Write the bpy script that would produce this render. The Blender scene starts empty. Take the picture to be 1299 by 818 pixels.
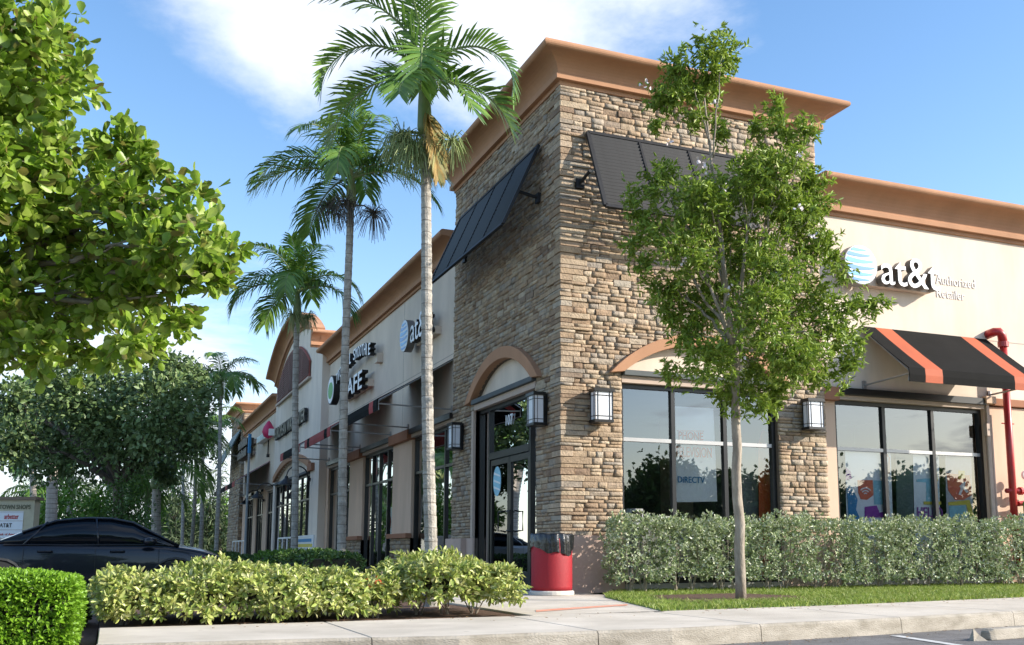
import bpy, bmesh, math, random
import numpy as np
from mathutils import Vector, Matrix
random.seed(7); rng=np.random.default_rng(7)
R_=math.radians
sc=bpy.context.scene
col=sc.collection
# ---------------------------------------------------------------- camera
F_PX,CX,CY,PITCH,ROLL,YAW=1294.9,701.74,500.08,.151335,-8.8209e-4,.405597
W_PX,H_PX=1299,818
CAM=Vector((-6.2496,-14.2156,0.64))
_F=Vector((math.sin(YAW)*math.cos(PITCH),math.cos(YAW)*math.cos(PITCH),math.sin(PITCH)))
_R=Vector((math.cos(YAW),-math.sin(YAW),0)); _U=_R.cross(_F)
cr,sr=math.cos(ROLL),math.sin(ROLL)
_R,_U=cr*_R+sr*_U,-sr*_R+cr*_U
cam=bpy.data.cameras.new('camera'); co=bpy.data.objects.new('camera',cam); col.objects.link(co)
m3=Matrix((_R,_U,-_F)).transposed()
co.matrix_world=Matrix.Translation(CAM)@m3.to_4x4()
cam.sensor_width=36; cam.lens=36*F_PX/W_PX
cam.shift_x=-(CX-W_PX/2)/W_PX; cam.shift_y=(CY-H_PX/2)/W_PX
cam.clip_start=.05; cam.clip_end=2000
sc.camera=co
def ray(u,v): return _F+_R*((u-CX)/F_PX)-_U*((v-CY)/F_PX)
def at(u,v,ax,c):                    # where a measured sight line meets the plane axis=c
    d=ray(u,v); return CAM+d*((c-CAM[ax])/d[ax])
# ---------------------------------------------------------------- light
SUNV=Vector((1.6,-1.0,.88)).normalized()
el=math.asin(SUNV.z); az=math.atan2(SUNV.x,SUNV.y)
w=bpy.data.worlds.new('World'); sc.world=w; w.use_nodes=True
nt=w.node_tree; N=nt.nodes; L=nt.links; N.clear()
out=N.new('ShaderNodeOutputWorld'); bg=N.new('ShaderNodeBackground'); bg.inputs[1].default_value=.105
sky=N.new('ShaderNodeTexSky'); sky.sky_type='NISHITA'; sky.sun_disc=False
sky.sun_elevation=el; sky.sun_rotation=az; sky.air_density=1.0; sky.dust_density=.6; sky.ozone_density=2.0; sky.altitude=0
def math_(op,a,b=None,c=None):
    n=N.new('ShaderNodeMath'); n.operation=op
    for i,x in enumerate((a,b,c)):
        if x is None: continue
        if isinstance(x,(int,float)): n.inputs[i].default_value=x
        else: L.new(x,n.inputs[i])
    return n.outputs[0]
tc=N.new('ShaderNodeTexCoord'); sep=N.new('ShaderNodeSeparateXYZ'); L.new(tc.outputs['Generated'],sep.inputs[0])
zz=math_('ADD',math_('MAXIMUM',sep.outputs[2],0),.12)
cmb=N.new('ShaderNodeCombineXYZ'); L.new(math_('DIVIDE',sep.outputs[0],zz),cmb.inputs[0]); L.new(math_('DIVIDE',sep.outputs[1],zz),cmb.inputs[1])
n1=N.new('ShaderNodeTexNoise'); n1.inputs['Scale'].default_value=1.15; n1.inputs['Detail'].default_value=9; n1.inputs['Roughness'].default_value=.62; n1.inputs['Distortion'].default_value=.25
L.new(cmb.outputs[0],n1.inputs['Vector'])
dens=math_('ADD',n1.outputs['Fac'],0)
def cloud(u,v,width,amt):
    global dens
    d=ray(u,v).normalized()
    vm=N.new('ShaderNodeVectorMath'); vm.operation='DISTANCE'; L.new(tc.outputs['Generated'],vm.inputs[0]); vm.inputs[1].default_value=d
    e=math_('DIVIDE',vm.outputs['Value'],width)
    g=math_('MULTIPLY',math_('POWER',2.718,math_('MULTIPLY',math_('MULTIPLY',e,e),-1)),amt)
    dens=math_('ADD',dens,g)
for c in ((620,20,.15,.34),(310,40,.12,.22),(390,130,.06,.12),(900,30,.10,.26),(990,60,.05,.10),(230,430,.10,.12),(40,560,.14,.16),(290,600,.12,.14),(1180,170,.28,-.30),(130,150,.12,-.22),(420,230,.16,-.16)): cloud(*c)
mr=N.new('ShaderNodeMapRange'); mr.interpolation_type='SMOOTHSTEP'; L.new(dens,mr.inputs[0])
mr.inputs[1].default_value=.48; mr.inputs[2].default_value=.74; mr.inputs[3].default_value=.0; mr.inputs[4].default_value=.92
hz=math_('MULTIPLY',math_('POWER',math_('SUBTRACT',1,math_('MAXIMUM',sep.outputs[2],0)),7),.55)
mask=math_('MAXIMUM',mr.outputs[0],hz)
hs=N.new('ShaderNodeHueSaturation'); hs.inputs['Saturation'].default_value=1.14; hs.inputs['Value'].default_value=1.5; L.new(sky.outputs[0],hs.inputs['Color'])
mx=N.new('ShaderNodeMixRGB'); L.new(mask,mx.inputs[0]); L.new(hs.outputs[0],mx.inputs[1]); mx.inputs[2].default_value=(5.9,6.2,6.8,1)
L.new(mx.outputs[0],bg.inputs[0]); L.new(bg.outputs[0],out.inputs[0])
sun=bpy.data.lights.new('sun','SUN'); sun.energy=4.2; sun.angle=R_(.5); sun.color=(1,.93,.82)
so=bpy.data.objects.new('sun',sun); col.objects.link(so); so.location=(10,-20,20)
so.rotation_euler=SUNV.to_track_quat('Z','Y').to_euler()
sc.view_settings.view_transform='Standard'; sc.view_settings.look='None'; sc.view_settings.exposure=.92; sc.view_settings.gamma=1
# ---------------------------------------------------------------- materials
MATS={}
def mat(name,base,rough=.8,var=.0,scale=8,base2=None,bump=0,bscale=60,metal=0,spec=.5,island=False,coat=0,trans=0,detail=4,stretch=None,emis=0):
    m=bpy.data.materials.new(name); MATS[name]=m; m.use_nodes=True
    t=m.node_tree; n=t.nodes; l=t.links; n.clear()
    o=n.new('ShaderNodeOutputMaterial'); p=n.new('ShaderNodeBsdfPrincipled')
    p.inputs['Roughness'].default_value=rough; p.inputs['Metallic'].default_value=metal
    p.inputs['Specular IOR Level'].default_value=spec; p.inputs['Coat Weight'].default_value=coat; p.inputs['Coat Roughness'].default_value=.03
    c1=(*base,1); c2=(*(base2 if base2 else tuple(x*(1-var) for x in base)),1)
    tcn=n.new('ShaderNodeTexCoord'); src=tcn.outputs['Object']
    geo=None
    if stretch:
        mp=n.new('ShaderNodeMapping'); mp.inputs['Scale'].default_value=stretch; l.new(src,mp.inputs[0]); src=mp.outputs[0]
    colr=None
    if base2 or var:
        nz=n.new('ShaderNodeTexNoise'); nz.inputs['Scale'].default_value=scale; nz.inputs['Detail'].default_value=detail; nz.inputs['Roughness'].default_value=.62; l.new(src,nz.inputs['Vector'])
        r=n.new('ShaderNodeMapRange'); r.inputs[1].default_value=.3; r.inputs[2].default_value=.7; l.new(nz.outputs['Fac'],r.inputs[0])
        mm=n.new('ShaderNodeMixRGB'); l.new(r.outputs[0],mm.inputs[0]); mm.inputs[1].default_value=c1; mm.inputs[2].default_value=c2; colr=mm.outputs[0]
    if name in('concrete_walk','asphalt'):
        vo=n.new('ShaderNodeTexVoronoi'); vo.inputs['Scale'].default_value=3.2; l.new(tcn.outputs['Object'],vo.inputs['Vector']); v1=n.new('ShaderNodeMapRange'); v1.inputs[1].default_value=.05; v1.inputs[2].default_value=.10; v1.inputs[3].default_value=.55; v1.inputs[4].default_value=0; l.new(vo.outputs['Distance'],v1.inputs[0])
        v2=n.new('ShaderNodeMixRGB'); l.new(v1.outputs[0],v2.inputs[0]); l.new(colr,v2.inputs[1]); v2.inputs[2].default_value=(base[0]*.45,base[1]*.43,base[2]*.40,1)
        sn=n.new('ShaderNodeTexNoise'); sn.inputs['Scale'].default_value=.6; sn.inputs['Detail'].default_value=9; sn.inputs['Roughness'].default_value=.7; l.new(tcn.outputs['Object'],sn.inputs['Vector']); s1_=n.new('ShaderNodeMapRange'); s1_.inputs[1].default_value=.5; s1_.inputs[2].default_value=.72; s1_.inputs[4].default_value=.5; l.new(sn.outputs['Fac'],s1_.inputs[0])
        v3=n.new('ShaderNodeMixRGB'); l.new(s1_.outputs[0],v3.inputs[0]); l.new(v2.outputs[0],v3.inputs[1]); v3.inputs[2].default_value=(base[0]*.6,base[1]*.57,base[2]*.52,1); colr=v3.outputs[0]
    if colr is not None: l.new(colr,p.inputs['Base Color'])
    else: p.inputs['Base Color'].default_value=c1
    if name in('palm_bark','royal_palm_bark'):
        sx=n.new('ShaderNodeSeparateXYZ'); l.new(tcn.outputs['Object'],sx.inputs[0]); wv=n.new('ShaderNodeTexNoise'); wv.inputs['Scale'].default_value=1.1; l.new(tcn.outputs['Object'],wv.inputs['Vector'])
        a1=n.new('ShaderNodeMath'); a1.operation='MULTIPLY_ADD'; l.new(sx.outputs[2],a1.inputs[0]); a1.inputs[1].default_value=6.2; l.new(wv.outputs['Fac'],a1.inputs[2])
        a2=n.new('ShaderNodeMath'); a2.operation='FRACT'; l.new(a1.outputs[0],a2.inputs[0]); a3=n.new('ShaderNodeMath'); a3.operation='LESS_THAN'; l.new(a2.outputs[0],a3.inputs[0]); a3.inputs[1].default_value=.09
        m3_=n.new('ShaderNodeMixRGB'); l.new(a3.outputs[0],m3_.inputs[0]); l.new(colr,m3_.inputs[1]); m3_.inputs[2].default_value=(.20,.175,.145,1); l.new(m3_.outputs[0],p.inputs['Base Color'])
    if bump:
        b=n.new('ShaderNodeTexNoise'); b.inputs['Scale'].default_value=bscale; b.inputs['Detail'].default_value=5; l.new(src,b.inputs['Vector'])
        bb=n.new('ShaderNodeBump'); bb.inputs['Strength'].default_value=bump; bb.inputs['Distance'].default_value=.02; l.new(b.outputs['Fac'],bb.inputs['Height']); l.new(bb.outputs[0],p.inputs['Normal'])
    if emis: p.inputs['Emission Color'].default_value=c1; p.inputs['Emission Strength'].default_value=emis
    l.new(p.outputs[0],o.inputs[0])
    return m
def rand_mat(name,cols,rough=.8,nscale=14,namt=.35,trans=0,bump=0,bscale=40,spec=.4,patch=None):
    """colour picked per piece (object or mesh island), plus grain; trans = light through leaves"""
    m=bpy.data.materials.new(name); MATS[name]=m; m.use_nodes=True
    t=m.node_tree; n=t.nodes; l=t.links; n.clear()
    o=n.new('ShaderNodeOutputMaterial'); p=n.new('ShaderNodeBsdfPrincipled'); p.inputs['Roughness'].default_value=rough; p.inputs['Specular IOR Level'].default_value=spec
    g=n.new('ShaderNodeNewGeometry'); oi=n.new('ShaderNodeObjectInfo')
    a=n.new('ShaderNodeMath'); a.operation='ADD'; l.new(g.outputs['Random Per Island'],a.inputs[0]); l.new(oi.outputs['Random'],a.inputs[1])
    fr=n.new('ShaderNodeMath'); fr.operation='FRACT'; l.new(a.outputs[0],fr.inputs[0])
    cr_=n.new('ShaderNodeValToRGB'); e=cr_.color_ramp; k=len(cols)
    while len(e.elements)<k: e.elements.new(.5)
    for i,c in enumerate(cols): e.elements[i].position=i/(k-1); e.elements[i].color=(*c,1)
    l.new(fr.outputs[0],cr_.inputs[0])
    tcn=n.new('ShaderNodeTexCoord'); nz=n.new('ShaderNodeTexNoise'); nz.inputs['Scale'].default_value=nscale; nz.inputs['Detail'].default_value=5; nz.inputs['Roughness'].default_value=.65
    l.new(g.outputs['Position'],nz.inputs['Vector'])
    r=n.new('ShaderNodeMapRange'); r.inputs[1].default_value=.3; r.inputs[2].default_value=.7; r.inputs[3].default_value=1-namt; r.inputs[4].default_value=1+namt*.6; l.new(nz.outputs['Fac'],r.inputs[0])
    hv=n.new('ShaderNodeHueSaturation'); l.new(cr_.outputs[0],hv.inputs['Color']); l.new(r.outputs[0],hv.inputs['Value'])
    c=hv.outputs[0]
    if patch:
        pz=n.new('ShaderNodeTexNoise'); pz.inputs['Scale'].default_value=patch[1]; l.new(g.outputs['Position'],pz.inputs['Vector'])
        pr_=n.new('ShaderNodeMapRange'); pr_.inputs[1].default_value=.48; pr_.inputs[2].default_value=.6; pr_.inputs[4].default_value=patch[2]; l.new(pz.outputs['Fac'],pr_.inputs[0])
        mm=n.new('ShaderNodeMixRGB'); l.new(pr_.outputs[0],mm.inputs[0]); l.new(c,mm.inputs[1]); mm.inputs[2].default_value=(*patch[0],1); c=mm.outputs[0]
    l.new(c,p.inputs['Base Color'])
    if bump:
        b=n.new('ShaderNodeTexNoise'); b.inputs['Scale'].default_value=bscale; b.inputs['Detail'].default_value=6; l.new(g.outputs['Position'],b.inputs['Vector'])
        bb=n.new('ShaderNodeBump'); bb.inputs['Strength'].default_value=bump; bb.inputs['Distance'].default_value=.03; l.new(b.outputs['Fac'],bb.inputs['Height']); l.new(bb.outputs[0],p.inputs['Normal'])
    if trans:
        tr=n.new('ShaderNodeBsdfTranslucent'); l.new(c,tr.inputs[0])
        ms=n.new('ShaderNodeMixShader'); ms.inputs[0].default_value=trans; l.new(p.outputs[0],ms.inputs[1]); l.new(tr.outputs[0],ms.inputs[2]); l.new(ms.outputs[0],o.inputs[0])
    else: l.new(p.outputs[0],o.inputs[0])
    return m
def glass(name,tint=(.97,.98,.975),base_refl=.17):
    m=bpy.data.materials.new(name); MATS[name]=m; m.use_nodes=True
    t=m.node_tree; n=t.nodes; l=t.links; n.clear()
    o=n.new('ShaderNodeOutputMaterial'); fz=n.new('ShaderNodeFresnel'); fz.inputs[0].default_value=1.5
    ad=n.new('ShaderNodeMath'); ad.operation='ADD'; ad.use_clamp=True; l.new(fz.outputs[0],ad.inputs[0]); ad.inputs[1].default_value=base_refl
    tr=n.new('ShaderNodeBsdfTransparent'); tr.inputs[0].default_value=(*tint,1)
    gl=n.new('ShaderNodeBsdfGlossy'); gl.inputs['Roughness'].default_value=.012
    g=n.new('ShaderNodeNewGeometry'); nz=n.new('ShaderNodeTexNoise'); nz.inputs['Scale'].default_value=.9; nz.inputs['Detail'].default_value=1; l.new(g.outputs['Position'],nz.inputs['Vector'])
    bb=n.new('ShaderNodeBump'); bb.inputs['Strength'].default_value=.06; bb.inputs['Distance'].default_value=.05; l.new(nz.outputs['Fac'],bb.inputs['Height']); l.new(bb.outputs[0],gl.inputs['Normal'])
    ms=n.new('ShaderNodeMixShader'); l.new(ad.outputs[0],ms.inputs[0]); l.new(tr.outputs[0],ms.inputs[1]); l.new(gl.outputs[0],ms.inputs[2]); l.new(ms.outputs[0],o.inputs[0])
    return m
def stucco(name,base):
    m=bpy.data.materials.new(name); MATS[name]=m; m.use_nodes=True
    t=m.node_tree; n=t.nodes; l=t.links; n.clear()
    o=n.new('ShaderNodeOutputMaterial'); p=n.new('ShaderNodeBsdfPrincipled'); p.inputs['Roughness'].default_value=.9; p.inputs['Specular IOR Level'].default_value=.2
    g=n.new('ShaderNodeNewGeometry')
    mp=n.new('ShaderNodeMapping'); mp.inputs['Scale'].default_value=(1.2,1.2,.35); l.new(g.outputs['Position'],mp.inputs[0])
    nz=n.new('ShaderNodeTexNoise'); nz.inputs['Scale'].default_value=1.6; nz.inputs['Detail'].default_value=7; nz.inputs['Roughness'].default_value=.6; l.new(mp.outputs[0],nz.inputs['Vector'])
    r=n.new('ShaderNodeMapRange'); r.inputs[1].default_value=.25; r.inputs[2].default_value=.75; r.inputs[3].default_value=.82; r.inputs[4].default_value=1.05; l.new(nz.outputs['Fac'],r.inputs[0])
    n2=n.new('ShaderNodeTexNoise'); n2.inputs['Scale'].default_value=60; n2.inputs['Detail'].default_value=3; l.new(g.outputs['Position'],n2.inputs['Vector'])
    hv=n.new('ShaderNodeHueSaturation'); hv.inputs['Color'].default_value=(*base,1); l.new(r.outputs[0],hv.inputs['Value'])
    l.new(hv.outputs[0],p.inputs['Base Color'])
    bb=n.new('ShaderNodeBump'); bb.inputs['Strength'].default_value=.25; bb.inputs['Distance'].default_value=.01; l.new(n2.outputs['Fac'],bb.inputs['Height']); l.new(bb.outputs[0],p.inputs['Normal'])
    l.new(p.outputs[0],o.inputs[0]); return m
cream=stucco('cream_stucco',(.74,.62,.505)); peach=stucco('peach_stucco',(.70,.50,.37)); brown=stucco('brown_trim',(.47,.255,.15)); brown2=stucco('dark_brown_cap',(.36,.17,.10)); pinkp=stucco('pink_plinth',(.58,.42,.34))
greyst=stucco('grey_ledge',(.13,.14,.14))
stone_m=rand_mat('ledge_stone',[(.42,.31,.205),(.28,.195,.13),(.47,.37,.26),(.34,.245,.165),(.50,.40,.29),(.31,.265,.22),(.42,.305,.20),(.24,.165,.115),(.40,.345,.275),(.36,.25,.165),(.46,.36,.26)],rough=.9,nscale=9,namt=.28,bump=.6,bscale=32,spec=.2)
mortar=mat('mortar',(.16,.12,.09),.95,var=.3)
blackm=mat('black_aluminium',(.014,.013,.013),.35,var=.2,scale=5)
alum=mat('mill_aluminium',(.42,.41,.40),.4,metal=.6,var=.1)
dkgreen=mat('shutter_black',(.028,.028,.030),.55,spec=.2,var=.3)
canvas_k=mat('black_canvas',(.012,.0115,.011),.85,spec=.12,var=.35,scale=2,bump=.15,bscale=200)
canvas_o=mat('orange_canvas',(.48,.10,.035),.75,var=.2,scale=3)
canvas_r=mat('red_canvas',(.42,.05,.045),.75,var=.2,scale=3)
glass_w=glass('window_glass'); glass_d=glass('door_glass',(.7,.73,.72),.12)
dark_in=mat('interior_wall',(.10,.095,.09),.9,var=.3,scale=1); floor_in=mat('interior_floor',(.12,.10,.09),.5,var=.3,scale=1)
white=mat('white_plastic',(.82,.83,.85),.4,var=.04); whitepaper=mat('white_poster',(.86,.89,.92),.6,var=.05,scale=1.5)
lampglass=mat('frosted_lamp_glass',(.78,.79,.83),.25,var=.05,spec=.6)
blue=mat('globe_blue',(.02,.22,.60),.35,var=.15,scale=6); redp=mat('red_paint',(.46,.014,.018),.4,base2=(.33,.03,.025),scale=4,coat=.15,detail=8)
redmesh=mat('red_can',(.34,.004,.014),.6,var=.25,scale=60,bump=.3,bscale=150)
orange=mat('orange_print',(.72,.13,.04),.6,var=.05); oranget=mat('salmon_print',(.72,.15,.09),.6,var=.05); bluet=mat('blue_print',(.04,.25,.50),.6,var=.05); purple=mat('purple_print',(.35,.05,.42),.6,var=.2,scale=5); yellow=mat('yellow_print',(.75,.60,.08),.6,var=.1); ltblue=mat('light_blue_print',(.35,.68,.82),.6,var=.25,scale=4); green=mat('green_print',(.10,.42,.10),.5,var=.2,scale=8); redt=mat('red_print',(.55,.04,.04),.6,var=.05); pinkt=mat('pink_print',(.65,.04,.14),.5,var=.05); blackt=mat('black_print',(.02,.02,.02),.6,var=.05)
concrete=mat('concrete_walk',(.68,.61,.52),.85,base2=(.47,.415,.34),scale=1.1,bump=.25,bscale=90,detail=8)
curbm=mat('curb_concrete',(.46,.41,.34),.9,base2=(.24,.21,.16),scale=3.2,bump=.5,bscale=50,detail=9,stretch=(1,1,2.5))
asphalt=mat('asphalt',(.21,.20,.195),.92,base2=(.12,.115,.11),scale=3,bump=.6,bscale=160,detail=12)
soil=mat('mulch_soil',(.16,.085,.05),.95,base2=(.06,.035,.022),scale=22,bump=1,bscale=60)
lawn=mat('lawn_soil',(.16,.24,.05),.95,base2=(.10,.14,.03),scale=10)
paint=mat('white_line_paint',(.7,.7,.68),.8,base2=(.4,.39,.37),scale=12); opaint=mat('orange_mark_paint',(.75,.20,.09),.8,base2=(.66,.45,.35),scale=7)
bark=mat('grey_bark',(.42,.36,.29),.9,base2=(.22,.18,.14),scale=11,bump=.7,bscale=30,stretch=(1,1,.35))
barkd=mat('dark_bark',(.17,.14,.11),.95,base2=(.08,.065,.05),scale=12,bump=.7,bscale=30,stretch=(1,1,.3))
palmbark=mat('palm_bark',(.48,.44,.38),.9,base2=(.22,.20,.17),scale=9,bump=.6,bscale=40)
royalbark=mat('royal_palm_bark',(.52,.46,.41),.85,base2=(.36,.32,.28),scale=4,bump=.3)
palmgreen=mat('palm_crownshaft',(.14,.22,.07),.5,base2=(.22,.24,.10),scale=6)
leaf_fg=rand_mat('seagrape_leaf',[(.20,.34,.03),(.33,.50,.05),(.13,.22,.025),(.44,.60,.08),(.24,.39,.035),(.54,.64,.15),(.18,.27,.035),(.26,.21,.06)],rough=.38,nscale=20,namt=.25,trans=.5,spec=.5)
leaf_tab=rand_mat('small_tree_leaf',[(.18,.28,.03),(.29,.41,.05),(.12,.19,.02),(.37,.49,.07),(.22,.33,.04),(.44,.52,.12)],rough=.42,nscale=6,namt=.25,trans=.32)
leaf_oak=rand_mat('oak_leaf',[(.12,.19,.06),(.18,.26,.09),(.09,.15,.045),(.26,.34,.15)],rough=.4,nscale=2,namt=.3,trans=.15)
leaf_ficus=rand_mat('ficus_leaf',[(.05,.10,.02),(.08,.15,.03),(.10,.19,.04)],rough=.35,nscale=4,namt=.3,trans=.15)
leaf_bright=rand_mat('bright_bush_leaf',[(.08,.17,.02),(.13,.26,.03),(.19,.34,.05)],rough=.4,nscale=3,namt=.3,trans=.3)
leaf_pine=rand_mat('casuarina_leaf',[(.12,.17,.08),(.18,.23,.12),(.10,.14,.07)],rough=.6,nscale=2,namt=.3,trans=.2)
leaf_lime=rand_mat('lime_hedge_leaf',[(.17,.34,.02),(.25,.46,.03),(.13,.26,.02),(.34,.56,.06)],rough=.4,nscale=14,namt=.25,trans=.35)
leaf_sil=rand_mat('silver_leaf',[(.25,.33,.12),(.44,.51,.28),(.14,.20,.06),(.68,.71,.52),(.31,.40,.15),(.80,.81,.68),(.20,.27,.09),(.40,.48,.22)],rough=.45,nscale=9,namt=.2,trans=.15)
leaf_cro=rand_mat('croton_leaf',[(.34,.42,.09),(.62,.62,.20),(.22,.32,.06),(.72,.68,.30),(.48,.55,.14),(.36,.45,.10),(.78,.74,.42)],rough=.32,nscale=30,namt=.2,trans=.28,patch=((.16,.27,.05),26,.4))
leaf_palm=rand_mat('palm_leaflet',[(.07,.16,.025),(.13,.25,.04),(.20,.33,.06),(.09,.18,.035)],rough=.32,nscale=3,namt=.25,trans=.25,spec=.5)
leaf_dead=rand_mat('yellow_leaflet',[(.46,.33,.10),(.38,.24,.08),(.30,.29,.10),(.50,.42,.22)],rough=.5,nscale=5,namt=.3,trans=.3)
seedm=rand_mat('palm_seed_strands',[(.22,.30,.10),(.36,.40,.18),(.16,.22,.08)],rough=.6,nscale=5,namt=.3)
seedd=rand_mat('dark_seed_strands',[(.07,.065,.05),(.12,.09,.07),(.05,.06,.05)],rough=.6,nscale=5,namt=.3)
grass_m=rand_mat('grass_blade',[(.17,.25,.04),(.27,.36,.06),(.20,.30,.04),(.42,.44,.14),(.30,.40,.07)],rough=.5,nscale=2,namt=.3,trans=.35)
carpaint=mat('black_car_paint',(.003,.006,.013),.3,coat=.65,spec=.2); carglass=mat('car_tinted_glass',(.003,.006,.010),.05,spec=.35)
rubber=mat('tyre_rubber',(.02,.02,.02),.8,var=.2); chrome=mat('wheel_alloy',(.5,.5,.52),.25,metal=.9,var=.1); taill=mat('red_lens',(.5,.01,.01),.1,coat=.8,var=.1); amber=mat('amber_lens',(.55,.12,.02),.15,coat=.8,var=.1)
bagm=mat('black_bin_bag',(.012,.013,.016),.22,coat=.3,bump=.5,bscale=14,var=.2); bagw=mat('can_base_concrete',(.62,.58,.52),.8,var=.15)
gutter=mat('gutter_peach',(.50,.38,.30),.7,var=.1)
# ---------------------------------------------------------------- mesh helpers
class M:
    def __init__(s): s.v=[]; s.f=[]
    def add(s,v,f):
        k=len(s.v); s.v+= [tuple(x) for x in v]; s.f+= [tuple(i+k for i in q) for q in f]; return s
    def box(s,a,b):
        x0,x1=sorted((a[0],b[0])); y0,y1=sorted((a[1],b[1])); z0,z1=sorted((a[2],b[2]))
        return s.add([(x0,y0,z0),(x1,y0,z0),(x1,y1,z0),(x0,y1,z0),(x0,y0,z1),(x1,y0,z1),(x1,y1,z1),(x0,y1,z1)],
            [(0,3,2,1),(4,5,6,7),(0,1,5,4),(1,2,6,5),(2,3,7,6),(3,0,4,7)])
    def prism(s,poly,fn,h):
        """poly of 2d points, fn(a,b,t)->3d, extruded from t=0 to t=h"""
        n=len(poly); v=[fn(a,b,0) for a,b in poly]+[fn(a,b,h) for a,b in poly]
        return s.add(v,[tuple(range(n)),tuple(range(2*n-1,n-1,-1))]+[(i,i+n,(i+1)%n+n,(i+1)%n) for i in range(n)])
    def tube(s,pts,rad,n=8,cap=True):
        pts=[Vector(p) for p in pts]
        if not hasattr(rad,'__len__'): rad=[rad]*len(pts)
        v=[];f=[]; up=Vector((.13,.27,.95))
        for i,p in enumerate(pts):
            t=(pts[min(i+1,len(pts)-1)]-pts[max(i-1,0)]).normalized()
            if abs(t.dot(up))>.98: up=Vector((1,.1,0))
            a=t.cross(up).normalized(); b=t.cross(a)
            for k in range(n):
                q=2*math.pi*k/n; v.append(p+(a*math.cos(q)+b*math.sin(q))*rad[i])
        for i in range(len(pts)-1):
            for k in range(n): f.append((i*n+k,i*n+(k+1)%n,(i+1)*n+(k+1)%n,(i+1)*n+k))
        if cap: f.append(tuple(range(n-1,-1,-1))); f.append(tuple((len(pts)-1)*n+k for k in range(n)))
        return s.add(v,f)
    def lathe(s,prof,c,n=24,cap=True):
        v=[(c[0]+r*math.cos(2*math.pi*k/n),c[1]+r*math.sin(2*math.pi*k/n),c[2]+z) for r,z in prof for k in range(n)]
        f=[(i*n+k,i*n+(k+1)%n,(i+1)*n+(k+1)%n,(i+1)*n+k) for i in range(len(prof)-1) for k in range(n)]
        if cap: f.append(tuple(range(n-1,-1,-1))); f.append(tuple((len(prof)-1)*n+k for k in range(n)))
        return s.add(v,f)
    def sweep(s,rings,closed=True,capends=True):
        n=len(rings[0]); v=[p for r in rings for p in r]; f=[]
        for i in range(len(rings)-1):
            for k in range(n if closed else n-1): f.append((i*n+k,i*n+(k+1)%n,(i+1)*n+(k+1)%n,(i+1)*n+k))
        if capends and closed: f.append(tuple(range(n-1,-1,-1))); f.append(tuple((len(rings)-1)*n+k for k in range(n)))
        return s.add(v,f)
    def mesh(s,name,mt,smooth=False):
        me=bpy.data.meshes.new(name); me.from_pydata([tuple(p) for p in s.v],[],s.f); me.update()
        bm=bmesh.new(); bm.from_mesh(me); bmesh.ops.recalc_face_normals(bm,faces=bm.faces); bm.to_mesh(me); bm.free()
        if mt: me.materials.append(mt)
        if smooth: me.polygons.foreach_set('use_smooth',[True]*len(me.polygons))
        return me
def np_mesh(name,v,fs,mt,smooth=False):
    """v (n,3); fs list of (m,k) index arrays"""
    me=bpy.data.meshes.new(name); nv=len(v)
    me.vertices.add(nv); me.vertices.foreach_set('co',np.asarray(v,dtype=np.float32).ravel())
    tot=np.concatenate([np.full(len(f),f.shape[1],dtype=np.int32) for f in fs]); idx=np.concatenate([f.ravel() for f in fs]).astype(np.int32)
    me.loops.add(len(idx)); me.loops.foreach_set('vertex_index',idx)
    me.polygons.add(len(tot)); st=np.concatenate([[0],np.cumsum(tot)[:-1]]).astype(np.int32)
    me.polygons.foreach_set('loop_start',st); me.polygons.foreach_set('loop_total',tot)
    if smooth: me.polygons.foreach_set('use_smooth',np.ones(len(tot),dtype=bool))
    me.update(calc_edges=True); me.validate()
    if mt: me.materials.append(mt)
    return me
def link(name,me,parent=None,bevel=0,seg=2):
    o=bpy.data.objects.new(name,me); col.objects.link(o)
    if parent is not None:
        o.parent=parent
        if parent.type=='EMPTY' and not parent.get('_loc'): o.matrix_parent_inverse=Matrix.Translation(-parent.location)
    if bevel:
        b=o.modifiers.new('bevel','BEVEL'); b.width=bevel; b.segments=seg; b.limit_method='ANGLE'; b.angle_limit=R_(40)
    return o
def part(m,name,mt,parent=None,bevel=0,smooth=False,seg=2): return link(name,m.mesh(name,mt,smooth),parent,bevel,seg)
def tag(o,label,cat=None,group=None):
    o['label']=label
    if cat: o['category']=cat
    if group: o['group']=group
    return o
LOCALS=set()
def thing(name,label,cat,loc=(0,0,0),group=None,rz=0,local=False):
    o=bpy.data.objects.new(name,None); col.objects.link(o); o.location=loc; o.rotation_euler=(0,0,rz); o.empty_display_size=.2
    tag(o,label,cat,group)
    if local: LOCALS.add(o.name)
    return o
_link=link
def link(name,me,parent=None,bevel=0,seg=2):
    o=bpy.data.objects.new(name,me); col.objects.link(o)
    if parent is not None:
        o.parent=parent
        if parent.type=='EMPTY' and parent.name not in LOCALS: o.matrix_parent_inverse=Matrix.Translation(-parent.location)
    if bevel:
        b=o.modifiers.new('bevel','BEVEL'); b.width=bevel; b.segments=seg; b.limit_method='ANGLE'; b.angle_limit=R_(40)
    return o
def struct(o): o['kind']='structure'; return o
def stuff(o): o['kind']='stuff'; return o
def copy_tree(o,parent=None):
    c=o.copy(); col.objects.link(c); c.parent=parent
    if o.name in LOCALS: LOCALS.add(c.name)
    for ch in list(o.children): copy_tree(ch,c)
    return c
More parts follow.
